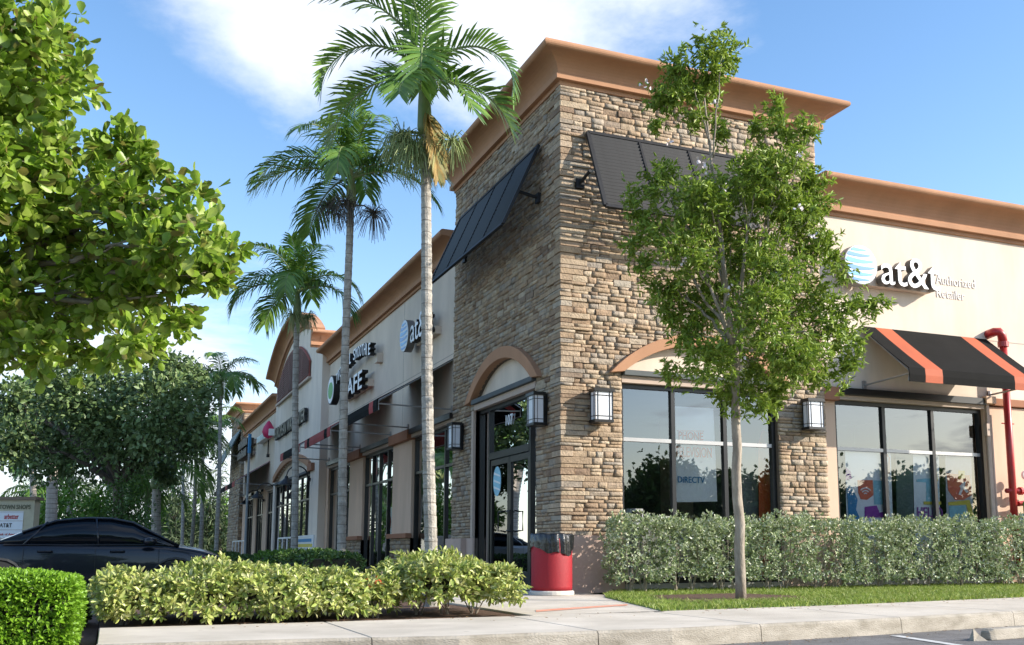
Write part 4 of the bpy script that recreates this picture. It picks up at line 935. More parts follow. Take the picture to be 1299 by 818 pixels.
m=M(); TL.box(m,3.62,3.80,-.42,-.35,.02,3.1); part(m,'stand_post',mat('grey_post',(.34,.35,.36),.5,var=.1),st); m=M(); TL.box(m,3.63,3.79,-.35,-.345,.95,1.25); part(m,'orange_patch',orange,st)
for i,(a,nm) in enumerate(((13.9,'first'),(11.5,'second'),(18.6,'third'))):
    r=thing('small_window_banner',('small red banner in the left pane of the middle wing window','small red banner in the right pane of the middle wing window','small red banner inside the far wing window by the gable')[i],'banner',WL.p(a,-.3,2.9),'red banners in the wing windows'); m=M(); WL.box(m,a-.3,a+.3,-.26,-.25,2.7,3.05); part(m,'cloth',oranget if i<2 else redt,r)
r=thing('window_poster','white poster with a red ring low in the middle wing window','poster',WL.p(12.6,-.3,1.3)); m=M(); WL.box(m,11.6,13.4,-.3,-.29,.9,1.75); part(m,'sheet',whitepaper,r); m=M(); m.tube([WL.p(12.3+.2*math.cos(6.283*i/16),-.28,1.35+.2*math.sin(6.283*i/16)) for i in range(17)],.03,5); part(m,'ring',redt,r)
r=thing('window_poster','pale blue lettering strip in the near wing window','poster',WL.p(7.6,-.2,2.7)); m=M(); WL.box(m,8.1,8.7,-.26,-.25,2.5,2.72); part(m,'strip',ltblue,r)
# ================================================================ STREET THINGS
# trash can
tcx,tcy=-.36,-.44; can=thing('trash_can','round red trash can with a black bin bag over its rim at the tower corner','trash can',(tcx,tcy,0))
m=M(); m.lathe([(.315,0),(.325,.01),(.325,.05),(.31,.065)],(tcx,tcy,0),32); part(m,'base',bagw,can,smooth=False)
m=M(); m.lathe([(.295,.066),(.298,.12),(.298,.80),(.29,.82)],(tcx,tcy,0),40); part(m,'drum',redmesh,can,smooth=True)
n=64; rings=[]
for rr,zf in ((.24,.80),(.27,.865),(.30,.875),(.311,.85),(.312,.74),(.312,0)):
    ring=[]
    for k in range(n):
        t=6.283*k/n; ln_=.25+.05*math.sin(2*t+4.4)+.022*math.sin(5*t+.5)+.008*math.sin(11*t); zz_=zf if zf else .875-ln_
        r2=rr+.006*math.sin(13*t)+(.010*math.sin(17*t+zz_*9)+.004*math.sin(29*t) if zf<.86 else 0)
        ring.append((tcx+r2*math.cos(t),tcy+r2*math.sin(t),zz_+.008*math.sin(7*t)))
    rings.append(ring)
m=M(); m.sweep(rings,closed=True,capends=False); bag=part(m,'bin_bag',bagm,can,smooth=True)
# fire riser
px_,py_=9.12,-.06
fp=thing('fire_riser','bright red fire sprinkler riser pipe with elbow on the right wall','pipe',(px_,py_,0))
m=M(); m.tube([(px_-.12,.16,4.72),(px_-.12,-.02,4.74),(px_-.06,-.07,4.74),(px_-.0,-.08,4.68),(px_+.02,-.08,4.5)],.085,12); part(m,'elbow',redp,fp,smooth=True)
m=M(); m.tube([(px_+.02,-.08,4.55),(px_,-.08,.3)],.068,14); part(m,'main_pipe',redp,fp,smooth=True)
m=M(); m.tube([(px_+.02,-.08,4.55),(px_+.02,-.08,4.45)],.10,14); m=m; part(m,'coupling',redp,fp)
m=M(); m.tube([(px_-.15,-.08,2.98),(px_+.15,-.08,2.98)],.012,6); part(m,'clamp',redp,fp)
m=M(); m.tube([(px_-.15,-.08,1.72),(px_+.7,-.08,1.72)],.045,10); part(m,'branch_pipe',redp,fp,smooth=True)
for x in (.2,.42): m=M(); m.tube([(px_+x-.03,-.08,1.72),(px_+x+.03,-.08,1.72)],.075,12); part(m,'coupling',redp,fp)
m=M(); m.tube([(px_+.33,-.08,1.76),(px_+.33,-.08,1.95)],.012,6); part(m,'gauge_stem',chrome,fp)
m=M(); m.tube([(px_+.33,-.14,2.02),(px_+.33,-.08,2.02)],.085,16); part(m,'gauge',white,fp)
m=M(); m.tube([(px_+.1,-.1,1.48),(px_+.5,-.1,1.52)],.05,8); part(m,'hose_cap',redp,fp); m=M(); m.lathe([(.0,-.08),(.09,-.06),(.11,0),(.09,.07),(0,.08)],(px_+.55,-.12,1.5),12); part(m,'hose_coupling',redp,fp)
m=M(); m.box((px_+.12,-.24,1.2),(px_+.24,-.18,1.52)); part(m,'green_tag',green,fp,.015)
m=M(); m.tube([(px_+.14,-.13,0),(px_+.14,-.13,1.3)],.055,10); part(m,'white_standpipe',white,fp)
m=M(); m.tube([(px_-.34,.1,2.8),(px_-.34,.1,.2)],.022,6); m.box((px_-.39,.05,2.75),(px_-.30,.14,2.98)); part(m,'conduit',gutter,fp)
# gooseneck lamps
def gooseneck(label,s,fr,z,b):
    r=thing('gooseneck_lamp',label,'lamp',fr.p(s,.5,z),'black gooseneck lamps on the left wing')
    m=M(); m.tube([fr.p(s,b,z),fr.p(s,b+.12,z)],.07,8); part(m,'wall_plate',blackm,r)
    pts=[fr.p(s,b+.1,z)]+[fr.p(s,b+.45-.35*math.cos(t),z+.0+.35*math.sin(t)+.1) for t in [R_(x) for x in range(0,181,20)]]
    m=M(); m.tube(pts,.022,6); part(m,'arm',blackm,r,smooth=True)
    q=pts[-1]; m=M(); m.lathe([(.05,.0),(.07,-.08),(.26,-.26),(.27,-.29)],q,16); part(m,'lamp_shade',blackm,r)
gooseneck('black gooseneck lamp at the near side of the gable window',20.8,GL,3.0,.05)
gooseneck('black gooseneck lamp just past the gable on the far wing',30.4,WL,3.0,.02)
gooseneck('black gooseneck lamp farthest along the wing near the far tower',34.2,WL,2.9,.02)
# railings
def railing(label,x,y0,y1):
    r=thing('railing',label,'railing',(x,(y0+y1)/2,0),'white railings outside the far shops')
    m=M(); m.box((x-.02,y0,1.02),(x+.02,y1,1.07)); part(m,'top_rail',white,r)
    k=4
    for i in range(k+1):
        y=y0+(y1-y0)*i/k; m=M(); m.box((x-.018,y-.03,0),(x+.018,y+.03,1.02)); part(m,'post',white,r)
railing('white railing in front of the gable window behind the palm trunk',-.9,18.5,22.5); railing('white railing farther along near the far tower',-1.0,31,36)
# board with coloured print
r=thing('sidewalk_sign','white pavement sign board with a yellow band beside the palm trunk','sign',(-1.5,15.6,0))
P0=at(378,676,0,-1.6); P1=at(398,680,0,-1.6)
bx=-1.6; ya,yb=P0.y,P1.y
m=M(); m.box((bx-.02,yb,.45),(bx+.02,ya,1.02)); part(m,'board',white,r,.01); m=M(); m.box((bx-.024,yb+.05,.72),(bx-.0205,ya-.05,.8)); part(m,'yellow_band',yellow,r); m=M(); m.box((bx-.024,yb+.2,.85),(bx-.0205,ya-.2,.93)); part(m,'blue_heading',bluet,r); m=M(); m.prism([(yb+.7+.25*math.cos(6.283*i/14),.58+.1*math.sin(6.283*i/14)) for i in range(14)],lambda p,q,t:(bx-.024+t,p,q),.003); part(m,'purple_spot',purple,r)
m=M(); m.box((bx-.02,yb,0),(bx+.02,yb+.05,.45)); part(m,'leg',alum,r); m=M(); m.box((bx-.02,ya-.05,0),(bx+.02,ya,.45)); part(m,'leg',alum,r)
# slim banner poles
r=thing('pole','slim pale pole with a blue cap in front of the far wing','pole',(-1.2,28,0)); q=at(315,600,0,-1.2)
m=M(); m.tube([(-1.2,q.y,0),(-1.2,q.y,4.6)],.05,8); part(m,'shaft',mat('galvanised',(.35,.38,.40),.5,var=.2),r); m=M(); m.tube([(-1.2,q.y,4.6),(-1.2,q.y,5.4)],.07,8); part(m,'cap',bluet,r)
# car ------------------------------------------------------------
def car(label,loc,rz,paintm,glassm):
    r=thing('parked_car',label,'car',loc,rz=rz,local=True); Lc=4.6
    st=[(0,.50,.62,.60,.72),(.06,.36,.95,.70,.80),(.35,.30,1.03,.84,.88),(.8,.26,1.06,.87,.92),(1.3,.2,1.02,.89,.93),(2.0,.19,.98,.895,.92),(2.8,.19,.97,.895,.91),(3.4,.2,1.0,.885,.90),(3.75,.24,.95,.87,.86),(4.2,.27,.86,.83,.79),(4.45,.30,.74,.74,.68),(4.58,.38,.60,.58,.55)]
    rings=[]
    for x,zb,zt,w_,bz in st:
        hs_=[(w_*.9,zb),(w_*.985,zb+.10),(w_,zb+.22 if zb+.22<bz else bz-.02),(w_*.995,(bz+zb)/2+.1),(w_*.965,bz),(w_*.88,bz+(zt-bz)*.55),(w_*.6,zt-.005),(w_*.25,zt+.012)]
        rings.append([(x-2.3,-y,z) for y,z in hs_]+[(x-2.3,y,z) for y,z in hs_[::-1]])
    m=M(); m.sweep(rings); b=part(m,'body',paintm,r,smooth=True); s_=b.modifiers.new('s','SUBSURF'); s_.levels=1; s_.render_levels=2
    gh=[(.78,.93,.80,.96,.78),(1.25,.93,.81,1.18,.70),(1.75,.93,.81,1.385,.60),(2.2,.93,.81,1.435,.59),(2.6,.93,.81,1.43,.59),(2.95,.93,.81,1.36,.61),(3.35,.92,.80,1.14,.70),(3.7,.90,.78,.95,.77)]
    rings=[]
    for x,z0,w0,z1,w1_ in gh:
        pr_=[(w0,z0),(w0+(w1_-w0)*.55+.02,z0+(z1-z0)*.6),(w1_,z1-.03),(w1_*.75,z1),(0.2,z1+.012)]
        rings.append([(x-2.3,-y,z) for y,z in pr_]+[(x-2.3,y,z) for y,z in pr_[::-1]])
    m=M(); m.sweep(rings); part(m,'glass',glassm,r,smooth=True)
    # roof skin
    rings=[]
    for x,z0,w0,z1,w1_ in gh[2:6]: rings.append([(x-2.3,-w1_-.006,z1-.045),(x-2.3,-w1_*.8,z1+.008),(x-2.3,0,z1+.022),(x-2.3,w1_*.8,z1+.008),(x-2.3,w1_+.006,z1-.045)])
    m=M(); m.sweep(rings,closed=False); part(m,'roof',paintm,r,smooth=True)
    for sy in (-1,1):
        for pts in ([(gh[i][0]-2.3,sy*(gh[i][4]+.012),gh[i][3]-.02) for i in range(1,8)],[(2.42-2.3,sy*.822,.93),(2.36-2.3,sy*.60,1.425)],[(1.28-2.3,sy*.825,.93),(1.62-2.3,sy*.63,1.34)]):
            m=M(); m.tube(pts,.022,6); part(m,'pillar',paintm,r,smooth=True)
        m=M(); m.tube([(x-2.3,sy*.835,.945) for x in (1.0,2,3.45)],.012,5); part(m,'window_trim',chrome if False else blackm,r)
        for x in (1.62,2.72): m=M(); m.tube([(x-2.3-.11,sy*.905,.83),(x-2.3-.08,sy*.935,.835),(x-2.3+.08,sy*.935,.835),(x-2.3+.11,sy*.905,.83)],.016,6); part(m,'door_handle',paintm,r,smooth=True)
        for x in (1.3,2.38,3.38): m=M(); m.box((x-2.304,sy*.902-.004,.3),(x-2.299,sy*.902+.004,.90)); part(m,'door_gap',blackt,r)
        m=M(); m.lathe([(.0,-.07),(.09,-.06),(.115,0),(.10,.06),(0,.075)],(3.22-2.3,sy*.99,1.0),12); part(m,'mirror',paintm,r,smooth=True)
        m=M(); m.box((.02-2.3,sy*.55-.1,.74),(.16-2.3,sy*.60+.1,.86)); 
        m=M(); m.add([(.04-2.3,sy*.70,.90),(.0-2.3,sy*.55,.78),(.03-2.3,sy*.78,.78),(.42-2.3,sy*.875,.87),(.30-2.3,sy*.87,.93)],[(0,1,2,3,4)] if sy>0 else [(4,3,2,1,0)]); q=part(m,'tail_light',taill,r); so_=q.modifiers.new('so','SOLIDIFY'); so_.thickness=.06; so_.offset=0
        m=M(); m.add([(4.15-2.3,sy*.845,.74),(4.52-2.3,sy*.62,.66),(4.50-2.3,sy*.64,.56),(4.12-2.3,sy*.85,.64)],[(0,1,2,3)]); q=part(m,'headlight',MATS.get('clear_lens') or mat('clear_lens',(.45,.47,.5),.08,coat=1,spec=.8),r); so_=q.modifiers.new('so','SOLIDIFY'); so_.thickness=.05
        m=M(); m.add([(4.02-2.3,sy*.868,.70),(4.15-2.3,sy*.853,.73),(4.12-2.3,sy*.858,.64),(4.02-2.3,sy*.872,.64)],[(0,1,2,3)]); q=part(m,'marker_light',amber,r); so_=q.modifiers.new('so','SOLIDIFY'); so_.thickness=.04
        for x in (.95,3.65):
            wx=x-2.3; m=M(); m.tube([(wx,sy*.70,.33),(wx,sy*.905,.33)],.335,24); wl=part(m,'wheel',rubber,r)
            m=M(); m.tube([(wx,sy*.90,.33),(wx,sy*.912,.33)],.225,20)
            for k in range(5):
                t=6.283*k/5; m.tube([(wx,sy*.918,.33),(wx+.21*math.cos(t),sy*.918,.33+.21*math.sin(t))],.025,4)
            m2=part(m,'rim',chrome,wl)
            m=M(); m.tube([(wx+.375*math.cos(R_(t)),sy*.895,.33+.375*math.sin(R_(t))) for t in range(-10,191,20)],.03,5); part(m,'wheel_arch',blackt,r)
    return r
cr1=car('black sedan parked broadside behind the leafy hedges at left',(-6.55,5.6,-.17),0,carpaint,carglass)
cr1.scale=(1,1,.955)
car2=car('dark car parked beyond the black sedan with only its glass showing',(-7.2,24.0,-.15),R_(0),mat('silver_car',(.30,.31,.33),.3,coat=.6,metal=.3,var=.05),carglass)
# town shops board
q0=Vector(CAM)+ray(44,634)*30; q1=Vector(CAM)+ray(-46,634)*30; zb=(Vector(CAM)+ray(20,686)*30).z
ex=(q0-q1); ex.z=0; wd=ex.length; ex.normalize(); ey=Vector((0,0,1)); ez=ex.cross(ey)
tw=thing('shop_directory_sign','cream TOWN SHOPS directory board listing the shops beyond the black sedan','sign',(q1.x,q1.y,-.15))
mw=Matrix((ex,ey,ez)).transposed().to_4x4(); mw.translation=Vector((q1.x,q1.y,0))
def lb(m,x0,x1,y0,y1,z0,z1): 
    k=M().box((x0,y0,z0),(x1,y1,z1)); m.add([mw@Vector(v) for v in k.v],k.f); return m
zt=q0.z
creamb=mat('cream_board',(.62,.56,.40),.8,var=.1)
part(lb(M(),0,wd,-.15,zt,-.35,-.02),'board_body',creamb,tw); part(lb(M(),-.05,wd+.08,zt,zt+.09,-.42,.06),'top_cap',mat('board_cap',(.28,.20,.14),.8,var=.1),tw); part(lb(M(),.1,wd-.3,.3,zt-.33,-.02,.0),'white_panel',whitepaper,tw)
def bt(s,x,y,wd_,h_,mt): textfit(s,mw@Matrix.Translation((x,y,.004)),0,0,0,wd_,h_,mt,'lettering',tw,ext=.004,bold=.01)
x0=wd-1.02
bt('TOWN SHOPS',x0+.0,zt-.27,.92,.13,mat('olive_print',(.14,.14,.08),.7)); bt('arbetter',x0+.17,zt-.56,.42,.15,redt); bt('AT&T',x0+.05,zt-.80,.36,.12,blackt); bt('Bank of America',x0+.0,zt-1.03,.66,.06,redt); bt('Pollo Tropical',x0+.0,zt-1.36,.85,.15,redt)
for y in (zt-.36,zt-.62,zt-.88,zt-1.12): part(lb(M(),.1,wd-.3,y,y+.012,.0,.004),'panel_joint',gutter,tw)
part(lb(M(),x0-.12,x0-.1,.3,zt-.33,.0,.004),'panel_joint',gutter,tw)
# ================================================================ VEGETATION
def atd(u,v,d): return Vector(CAM)+ray(u,v)*d
def palm(label,base,top,r0,r1,fronds,scale=1,leafn=44,ll=.5,mt=leaf_palm,group='slender palms along the left wing',dead=(),seeds=(),trunkm=palmbark,shaft=.7,seedmat=seedd,cat='palm tree',name='slender_palm',lw=.032,sag=.5):
    base=Vector(base); top=Vector(top); root=thing(name,label,cat,tuple(base),group)
    ax=(top-base); m=M(); n=int(ax.length/.13); pts=[];rad=[]
    for i in range(n+1):
        t=i/n; p=base.lerp(top,t); p+=Vector((math.sin(t*3.1+base.y)*.03,math.cos(t*2.3+base.x)*.02,0))*math.sin(t*math.pi)
        fl=1+.5*max(0,1-t*ax.length/.35)**2
        rr=(r0+(r1-r0)*t)*fl; pts.append(p); rad.append(rr*1.05)
        pts.append(p+ax.normalized()*.018); rad.append(rr*.97)
    pts.append(top); rad.append(r1)
    m.tube(pts,rad,12); part(m,'trunk',trunkm,root,smooth=False)
    up=ax.normalized(); m=M(); cs_=[top+up*shaft*t for t in (0,.15,.5,.85,1)]; m.tube(cs_,[r1*1.35,r1*1.6,r1*1.35,r1*.9,r1*.5],10); part(m,'crownshaft',palmgreen,root,smooth=True)
    hub=top+up*shaft*.86
    def frond(al,e0,dr,ln_,mt_,nm,start=hub):
        a=R_(al); hd=(_R*math.cos(a)-Vector((_F.x,_F.y,0)).normalized()*math.sin(a)); hd.z=0; hd.normalize()
        seg=16; p=Vector(start); pts=[]; tans=[]
        for i in range(seg+1):
            t=i/seg; e=R_(e0-dr*t**1.15); tg=hd*math.cos(e)+Vector((0,0,1))*math.sin(e); pts.append(p.copy()); tans.append(tg); p+=tg*ln_/seg
        m=M(); m.tube(pts,[.020*scale*(1-.8*i/seg)+.003 for i in range(seg+1)],5); st_=part(m,nm,palmgreen if mt_ is mt else mt_,root)
        side=hd.cross(Vector((0,0,1)))
        T=np.linspace(.13,.985,leafn)
        B=[];D=[];Ln=[];Nn=[]
        for t in T:
            k=t*seg; i=min(int(k),seg-1); f_=k-i; p=pts[i].lerp(pts[i+1],f_); tg=tans[i].lerp(tans[i+1],f_).normalized(); nr=side.cross(tg)
            L0=ll*(.55+.6*math.sin(math.pi*min(1,t*.92+.1)))*random.uniform(.85,1.1)
            for s_ in (-1,1):
                fw=.45+.75*t**2; d=(tg*fw+side*s_*random.uniform(.85,1.05)+nr*random.uniform(.10,.5)).normalized()
                B.append(p);D.append(d if mt_ is mt else (d+tg*1.1).normalized());Ln.append(L0*(1 if mt_ is mt else .75));Nn.append((nr+side*-s_*.4))
        B=np.array(B);D=unit(np.array(D));Ln=np.array(Ln)[:,None];Nn=unit(np.array(Nn)); S=unit(np.cross(D,Nn)); w_=lw*scale
        g=np.array([[0,0,-1.]])
        p0=B; p1=B+D*Ln*.35+g*Ln*.04*sag; p2=B+D*Ln*.7+g*Ln*.20*sag*2*rng.uniform(.6,1.4,(len(B),1)); p3=B+D*Ln*.93+g*Ln*.48*sag*2*rng.uniform(.6,1.4,(len(B),1))
        v=np.stack([p0-S*w_*.2,p0+S*w_*.2,p1+S*w_*.5,p1-S*w_*.5,p2+S*w_*.38,p2-S*w_*.38,p3],1).reshape(-1,3); b=(np.arange(len(B))*7)[:,None]
        lo_=link('leaflets',np_mesh('leaflets',v,[b+np.array([[0,1,2,3]]),b+np.array([[3,2,4,5]]),b+np.array([[5,4,6]])],mt_),st_); stuff(lo_)
    for q in fronds: frond(*q,mt,'frond')
    for q in dead: frond(*q,leaf_dead,'dead_frond',start=top+up*.45)
    for (al,dx,dz,sz) in seeds:
        a=R_(al); hd=(_R*math.cos(a)-Vector((_F.x,_F.y,0)).normalized()*math.sin(a)); hd.z=0
        c=top+hd*dx+Vector((0,0,dz)); m=M(); m.tube([top+up*.02,top+hd*dx*.6+Vector((0,0,dz*.3+.05)),c],[.02,.014,.01],4)
        for _ in range(int(90)):
            d=Vector((random.gauss(0,1),random.gauss(0,1),random.gauss(-.3,.8))).normalized(); p1=c+d*sz*random.uniform(.3,.6); p2=p1+d*sz*.3+Vector((0,0,-sz*random.uniform(.3,.7)))
            m.tube([c,p1,p2],[.006,.006,.004],3,cap=False)
        stuff(part(m,'seed_cluster',seedmat,root))
    return root
P1b=Vector((-2.7,-2.33,0)); 
P1t=at(539,172,1,-2.15)
palm('tallest sunlit palm in front of the stone tower with a hanging yellow frond',(P1b.x,P1b.y,-.02),P1t,.080,.062,
 [(2,62,170,1.75),(178,58,155,1.85),(165,80,105,1.9),(190,12,105,1.7),(-12,8,85,1.45),(85,40,175,1.35),(272,70,120,1.6),(118,86,60,1.9),(62,86,45,1.9),(100,-2,75,1.25),(35,-12,60,1.1)],
 dead=[(50,-66,15,1.15),(25,-72,12,.95)],seeds=[(170,.28,-.02,.42),(150,.15,-.15,.40),(12,.36,-.10,.34),(120,.1,-.25,.38),(185,.38,.02,.32)],seedmat=seedm,ll=.47,leafn=38,lw=.038,shaft=.92,sag=.16)
P2t=at(445,262,0,-2.72)
palm('second palm from the stone tower with a dark seed cluster under its crown',(-2.7,3.0,-.02),P2t,.078,.062,
 [(0,40,95,1.9),(15,15,80,1.8),(180,45,110,2.0),(165,20,75,1.8),(90,50,150,1.6),(270,60,120,1.7),(60,75,110,1.7),(120,70,120,1.7),(340,60,120,1.8),(75,88,45,1.6),(225,10,90,1.7)],
 seeds=[(180,.35,.0,.42),(0,.4,-.1,.42),(90,.3,0,.4)],ll=.55,lw=.038,shaft=.6)
P3t=at(377,402,0,-2.72)
palm('third palm from the stone tower in front of the far shops',(-2.7,7.8,-.02),P3t,.078,.06,
 [(0,55,130,1.7),(180,55,140,1.8),(165,30,110,1.7),(15,25,110,1.7),(90,55,160,1.5),(270,60,120,1.6),(130,75,90,1.6),(50,75,90,1.6),(100,88,40,1.3),(220,15,90,1.5)],
 seeds=[(100,.25,.0,.38),(10,.25,0,.3)],ll=.55,lw=.04,shaft=.65,seedmat=seedm)
def simplefr(n,L_,seed):
    random.seed(seed); return [(i*360/n+random.uniform(-12,12),random.choice([75,55,35,15])+random.uniform(-8,8),random.uniform(80,135),L_*random.uniform(.9,1.1)) for i in range(n)]
y4=at(275,690,0,-2.7).y
palm('fourth palm standing clear against the sky left of the far tower',(-2.7,y4,-.02),at(280,503,0,-2.72),.085,.065,simplefr(14,1.9,4),ll=.55,lw=.05,leafn=34,shaft=.7)
for i,(u,ut,vt,lb_) in enumerate(((255,258,560,'fifth palm behind the shade tree, nearest of the three thin blue trunks'),(243,250,565,'middle one of the three thin palm trunks past the car'),(232,232,566,'leftmost of the three thin palm trunks past the car'))):
    y=at(u,690,0,-2.7).y; palm(lb_,(-2.7,y,-.02),at(ut,vt,0,-2.72),.095,.07,simplefr(12,2.0,20+i),ll=.6,lw=.06,leafn=26,shaft=.7)
# royal palms beyond the sign
for i,(u,w_,d,vt,lb_) in enumerate(((66,15,34,560,'thick pale royal palm trunk between the directory board and the shade tree'),(42,9,46,585,'pale royal palm trunk just right of the directory board'),(90,9,44,600,'royal palm trunk with a dark crown left of the shade tree'),(199,13,38,620,'thick pale royal palm trunk right of the shade tree trunk'),(53,5,60,650,'thin distant palm trunk between two thick royal palm trunks'),(187,7,50,640,'pale royal palm trunk close behind the round dark bush'))):
    b=atd(u,700,d); t=atd(u,vt,d); rr=w_/1295*d/2
    palm(lb_,(b.x,b.y,-.16),tuple(t),rr,rr*.8,simplefr(13,2.6,40+i),ll=.7,lw=.09,leafn=30,shaft=1.1,trunkm=royalbark,group='royal palms beyond the parking lot',name='royal_palm',sag=.7)
random.seed(11)
def tree(name,label,cat,base,fork,blobs,mt,barkm,dens,ln,wd,r0,group=None,branches=14,**kw):
    root=thing(name,label,cat,tuple(base),group)
    base=Vector(base); fork=Vector(fork)
    m=M(); pts=limb(m,base,fork,r0,r0*.75,10,.010,k=10); m.v=[(Vector(p)) for p in m.v]; part(m,'trunk',barkm,root,smooth=True)
    bs=sorted(blobs,key=lambda b:-np.mean(b[1]))[:branches]
    for c,r in bs:
        m=M(); mid=fork.lerp(Vector(c),.5)+Vector((0,0,.08*(Vector(c)-fork).length))
        p=limb(m,fork+Vector((random.uniform(-.3,.3)*r0,random.uniform(-.3,.3)*r0,-r0*.5)),mid,r0*.42,r0*.25,6,.08); limb(m,mid,c,r0*.25,r0*.07,5,.12)
        for _ in range(3): limb(m,Vector(p[-1]).lerp(Vector(c),random.random()*.6),Vector(c)+Vector((random.uniform(-1,1),random.uniform(-1,1),random.uniform(-.6,1)))*float(np.mean(r))*.8,r0*.09,r0*.03,4,.1,k=4)
        part(m,'branch',barkm,root,smooth=True)
    o,data=foliage(blobs,dens,ln,wd,mt,'crown',root,**kw); stuff(o)
    return root,o,data
def B(lst,d,spread,scale=1):
    out=[]
    for i,q in enumerate(lst):
        u,v,r=q[:3]; dd=d+(q[3] if len(q)>3 else random.uniform(-spread,spread)); c=atd(u,v,dd); out.append((tuple(c),r/1295*dd*scale))
    return out
# small street tree at right
tb=at(940,762,2,0.0); d0=13.1
bl=[(903,60,26,-.2),(925,70,22,.1),(862,92,28,0),(838,128,24,.1),(900,112,26,.2),(880,150,20,0),(910,165,20,.2),(832,160,14,0),(985,135,20,.2),(965,160,18,0),(1018,170,26,.1),(1000,205,34,-.3),(1030,225,24,.2),(845,232,36,.3),(900,245,45,-.4),(955,245,45,.3),(1010,268,42,.0),(828,292,30,.1),(870,310,50,-.5),(930,320,55,.6),(990,335,50,-.5),(1035,315,34,.4),(845,360,30,.2),(905,380,50,.5),(965,400,52,-.7),(1025,390,48,.3),(1058,330,18,0),(1060,425,34,0),(870,425,30,.2),(900,455,42,-.3),(955,470,48,.4),(1010,460,46,-.4),(1050,475,28,.2),(930,505,26,0),(965,515,20,-.2),(1105,385,20,.1),(1125,382,12,.1),(850,395,22,.4),(805,268,18,.2),(1075,388,18,.1),(980,500,26,.3),(960,225,40,-.3),(985,250,36,.5),(1035,260,26,.1),(805,250,16,.1),(800,310,16,0),(815,335,18,.2),(1070,350,16,.1),(905,85,26,0),(880,110,26,.1),(855,120,24,-.1),(990,160,18,0),(970,200,22,.1),(1085,430,16,0),(850,470,16,0),(1075,460,18,0),(895,275,40,.3)]
blw=B(bl,d0,.4)
rt,ro,_d=tree('street_tree','small leafy tree with a pale grey trunk in the grass before the corner window','tree',(tb.x,tb.y,0),tuple(atd(932,440,13.1)),blw,leaf_tab,bark,610,.078,.36,.070,branches=22,shape='lance',curl=.25,clr=.46,shell=.3,droop=.15,up=.3,ros=6)
m=M(); limb(m,atd(935,470,13.1),atd(915,300,13.1),.045,.025,6,.05); limb(m,atd(915,300,13.1),atd(893,120,13.0),.025,.01,6,.05); limb(m,atd(900,180,13.0),atd(880,110,13.0),.012,.006,5,.05); limb(m,atd(905,200,13.0),atd(915,80,12.9),.012,.006,5,.05); part(m,'branch',bark,rt,smooth=True)
fb=[]
for u,v in ((888,205),(893,212),(917,240),(1010,195),(1015,262),(927,367),(820,107),(955,290),(988,350),(870,330),(1032,300),(940,455),(852,180),(905,130)): fb.append(atd(u,v,12.5))
P=np.repeat(np.array([tuple(p) for p in fb]),7,0)+rng.normal(size=(len(fb)*7,3))*.03
v,f=leaf_geo(P,rng.normal(size=P.shape),rng.normal(size=P.shape),np.full(len(P),.045),np.full(len(P),.035),.2,.2)
link('blossom',np_mesh('blossom',v,f,mat('pale_blossom',(.78,.70,.72),.6,var=.1)),rt)
# big leafed tree at the upper left, close to the camera
D1=6.6
bl=[(20,30,70),(75,45,42),(95,90,22),(60,130,45),(0,110,75),(110,115,14),(10,190,60),(75,190,35),(150,185,32),(175,205,26),(120,225,55),(185,240,40),(240,262,38),(262,300,34),(290,315,20),(215,310,55),(150,300,70),(80,280,70),(10,280,75),(-40,200,90),(255,350,34),(200,375,50),(130,380,60),(60,380,65),(0,390,60),(225,405,30),(170,425,34),(110,440,34),(50,440,38),(5,445,32),(-40,380,80),(140,455,16),(190,440,20),(-60,60,90),(-120,300,120),(-120,120,120)]
blw=B(bl,D1,.5)
tb=atd(-190,700,D1+.6)
rl,lo,(LP,LD,LN,LL)=tree('seagrape_tree','large round leafed tree close by, filling the upper left of the view','tree',(tb.x,tb.y,-.1),tuple(atd(-150,430,D1+.4)),blw,leaf_fg,bark,500,.084,.62,.10,branches=26,shape='obovate',curl=.12,fold=.12,ros=7,lenvar=.45,clr=.42,shell=.5,up=.1)
# the leaves that show largest are picked out one by one
lm_=None; proto_v,proto_f=leaf_geo(np.zeros((1,3)),np.array([[1.,0,0]]),np.array([[0,0,1.]]),np.array([1.]),np.array([.62]),.12,.14,'obovate')
lm_=np_mesh('leaf',proto_v,proto_f,leaf_fg)
Rn=np.array(_R);Un=np.array(_U);Fn=np.array(_F)
C_=np.array([b[0] for b in blw]); rr_=np.array([b[1] for b in blw])
cnt=0
for i in rng.permutation(len(C_)):
    if C_[i]@Rn < -99: continue
    for _ in range(16):
        if cnt>=290: break
        d=unit(rng.normal(size=(1,3))*np.array([[1,1,1]])+cam_facing(C_[i][None])*1.1)[0]; p=C_[i]+d*rr_[i]*rng.uniform(.75,1.02)
        k=(p-np.array(CAM))@Fn; u=CX+F_PX*((p-np.array(CAM))@Rn)/k; v=CY-F_PX*((p-np.array(CAM))@Un)/k
        if u<-5 or v<-5: continue
        dr=unit((d+rng.normal(size=3)*.6)[None])[0]; nn=unit((rng.normal(size=3)*.5+np.array([0,0,.7])+d*.5)[None])[0]
        S=np.cross(dr,nn); S/=np.linalg.norm(S); U_=np.cross(S,dr); s_=.072*rng.uniform(.8,1.25)
        o=bpy.data.objects.new('leaf',lm_); col.objects.link(o); o.parent=rl; o.matrix_parent_inverse=Matrix.Translation(-rl.location)
        o.matrix_basis=Matrix(((dr[0]*s_,S[0]*s_,U_[0]*s_,p[0]),(dr[1]*s_,S[1]*s_,U_[1]*s_,p[1]),(dr[2]*s_,S[2]*s_,U_[2]*s_,p[2]),(0,0,0,1))); cnt+=1
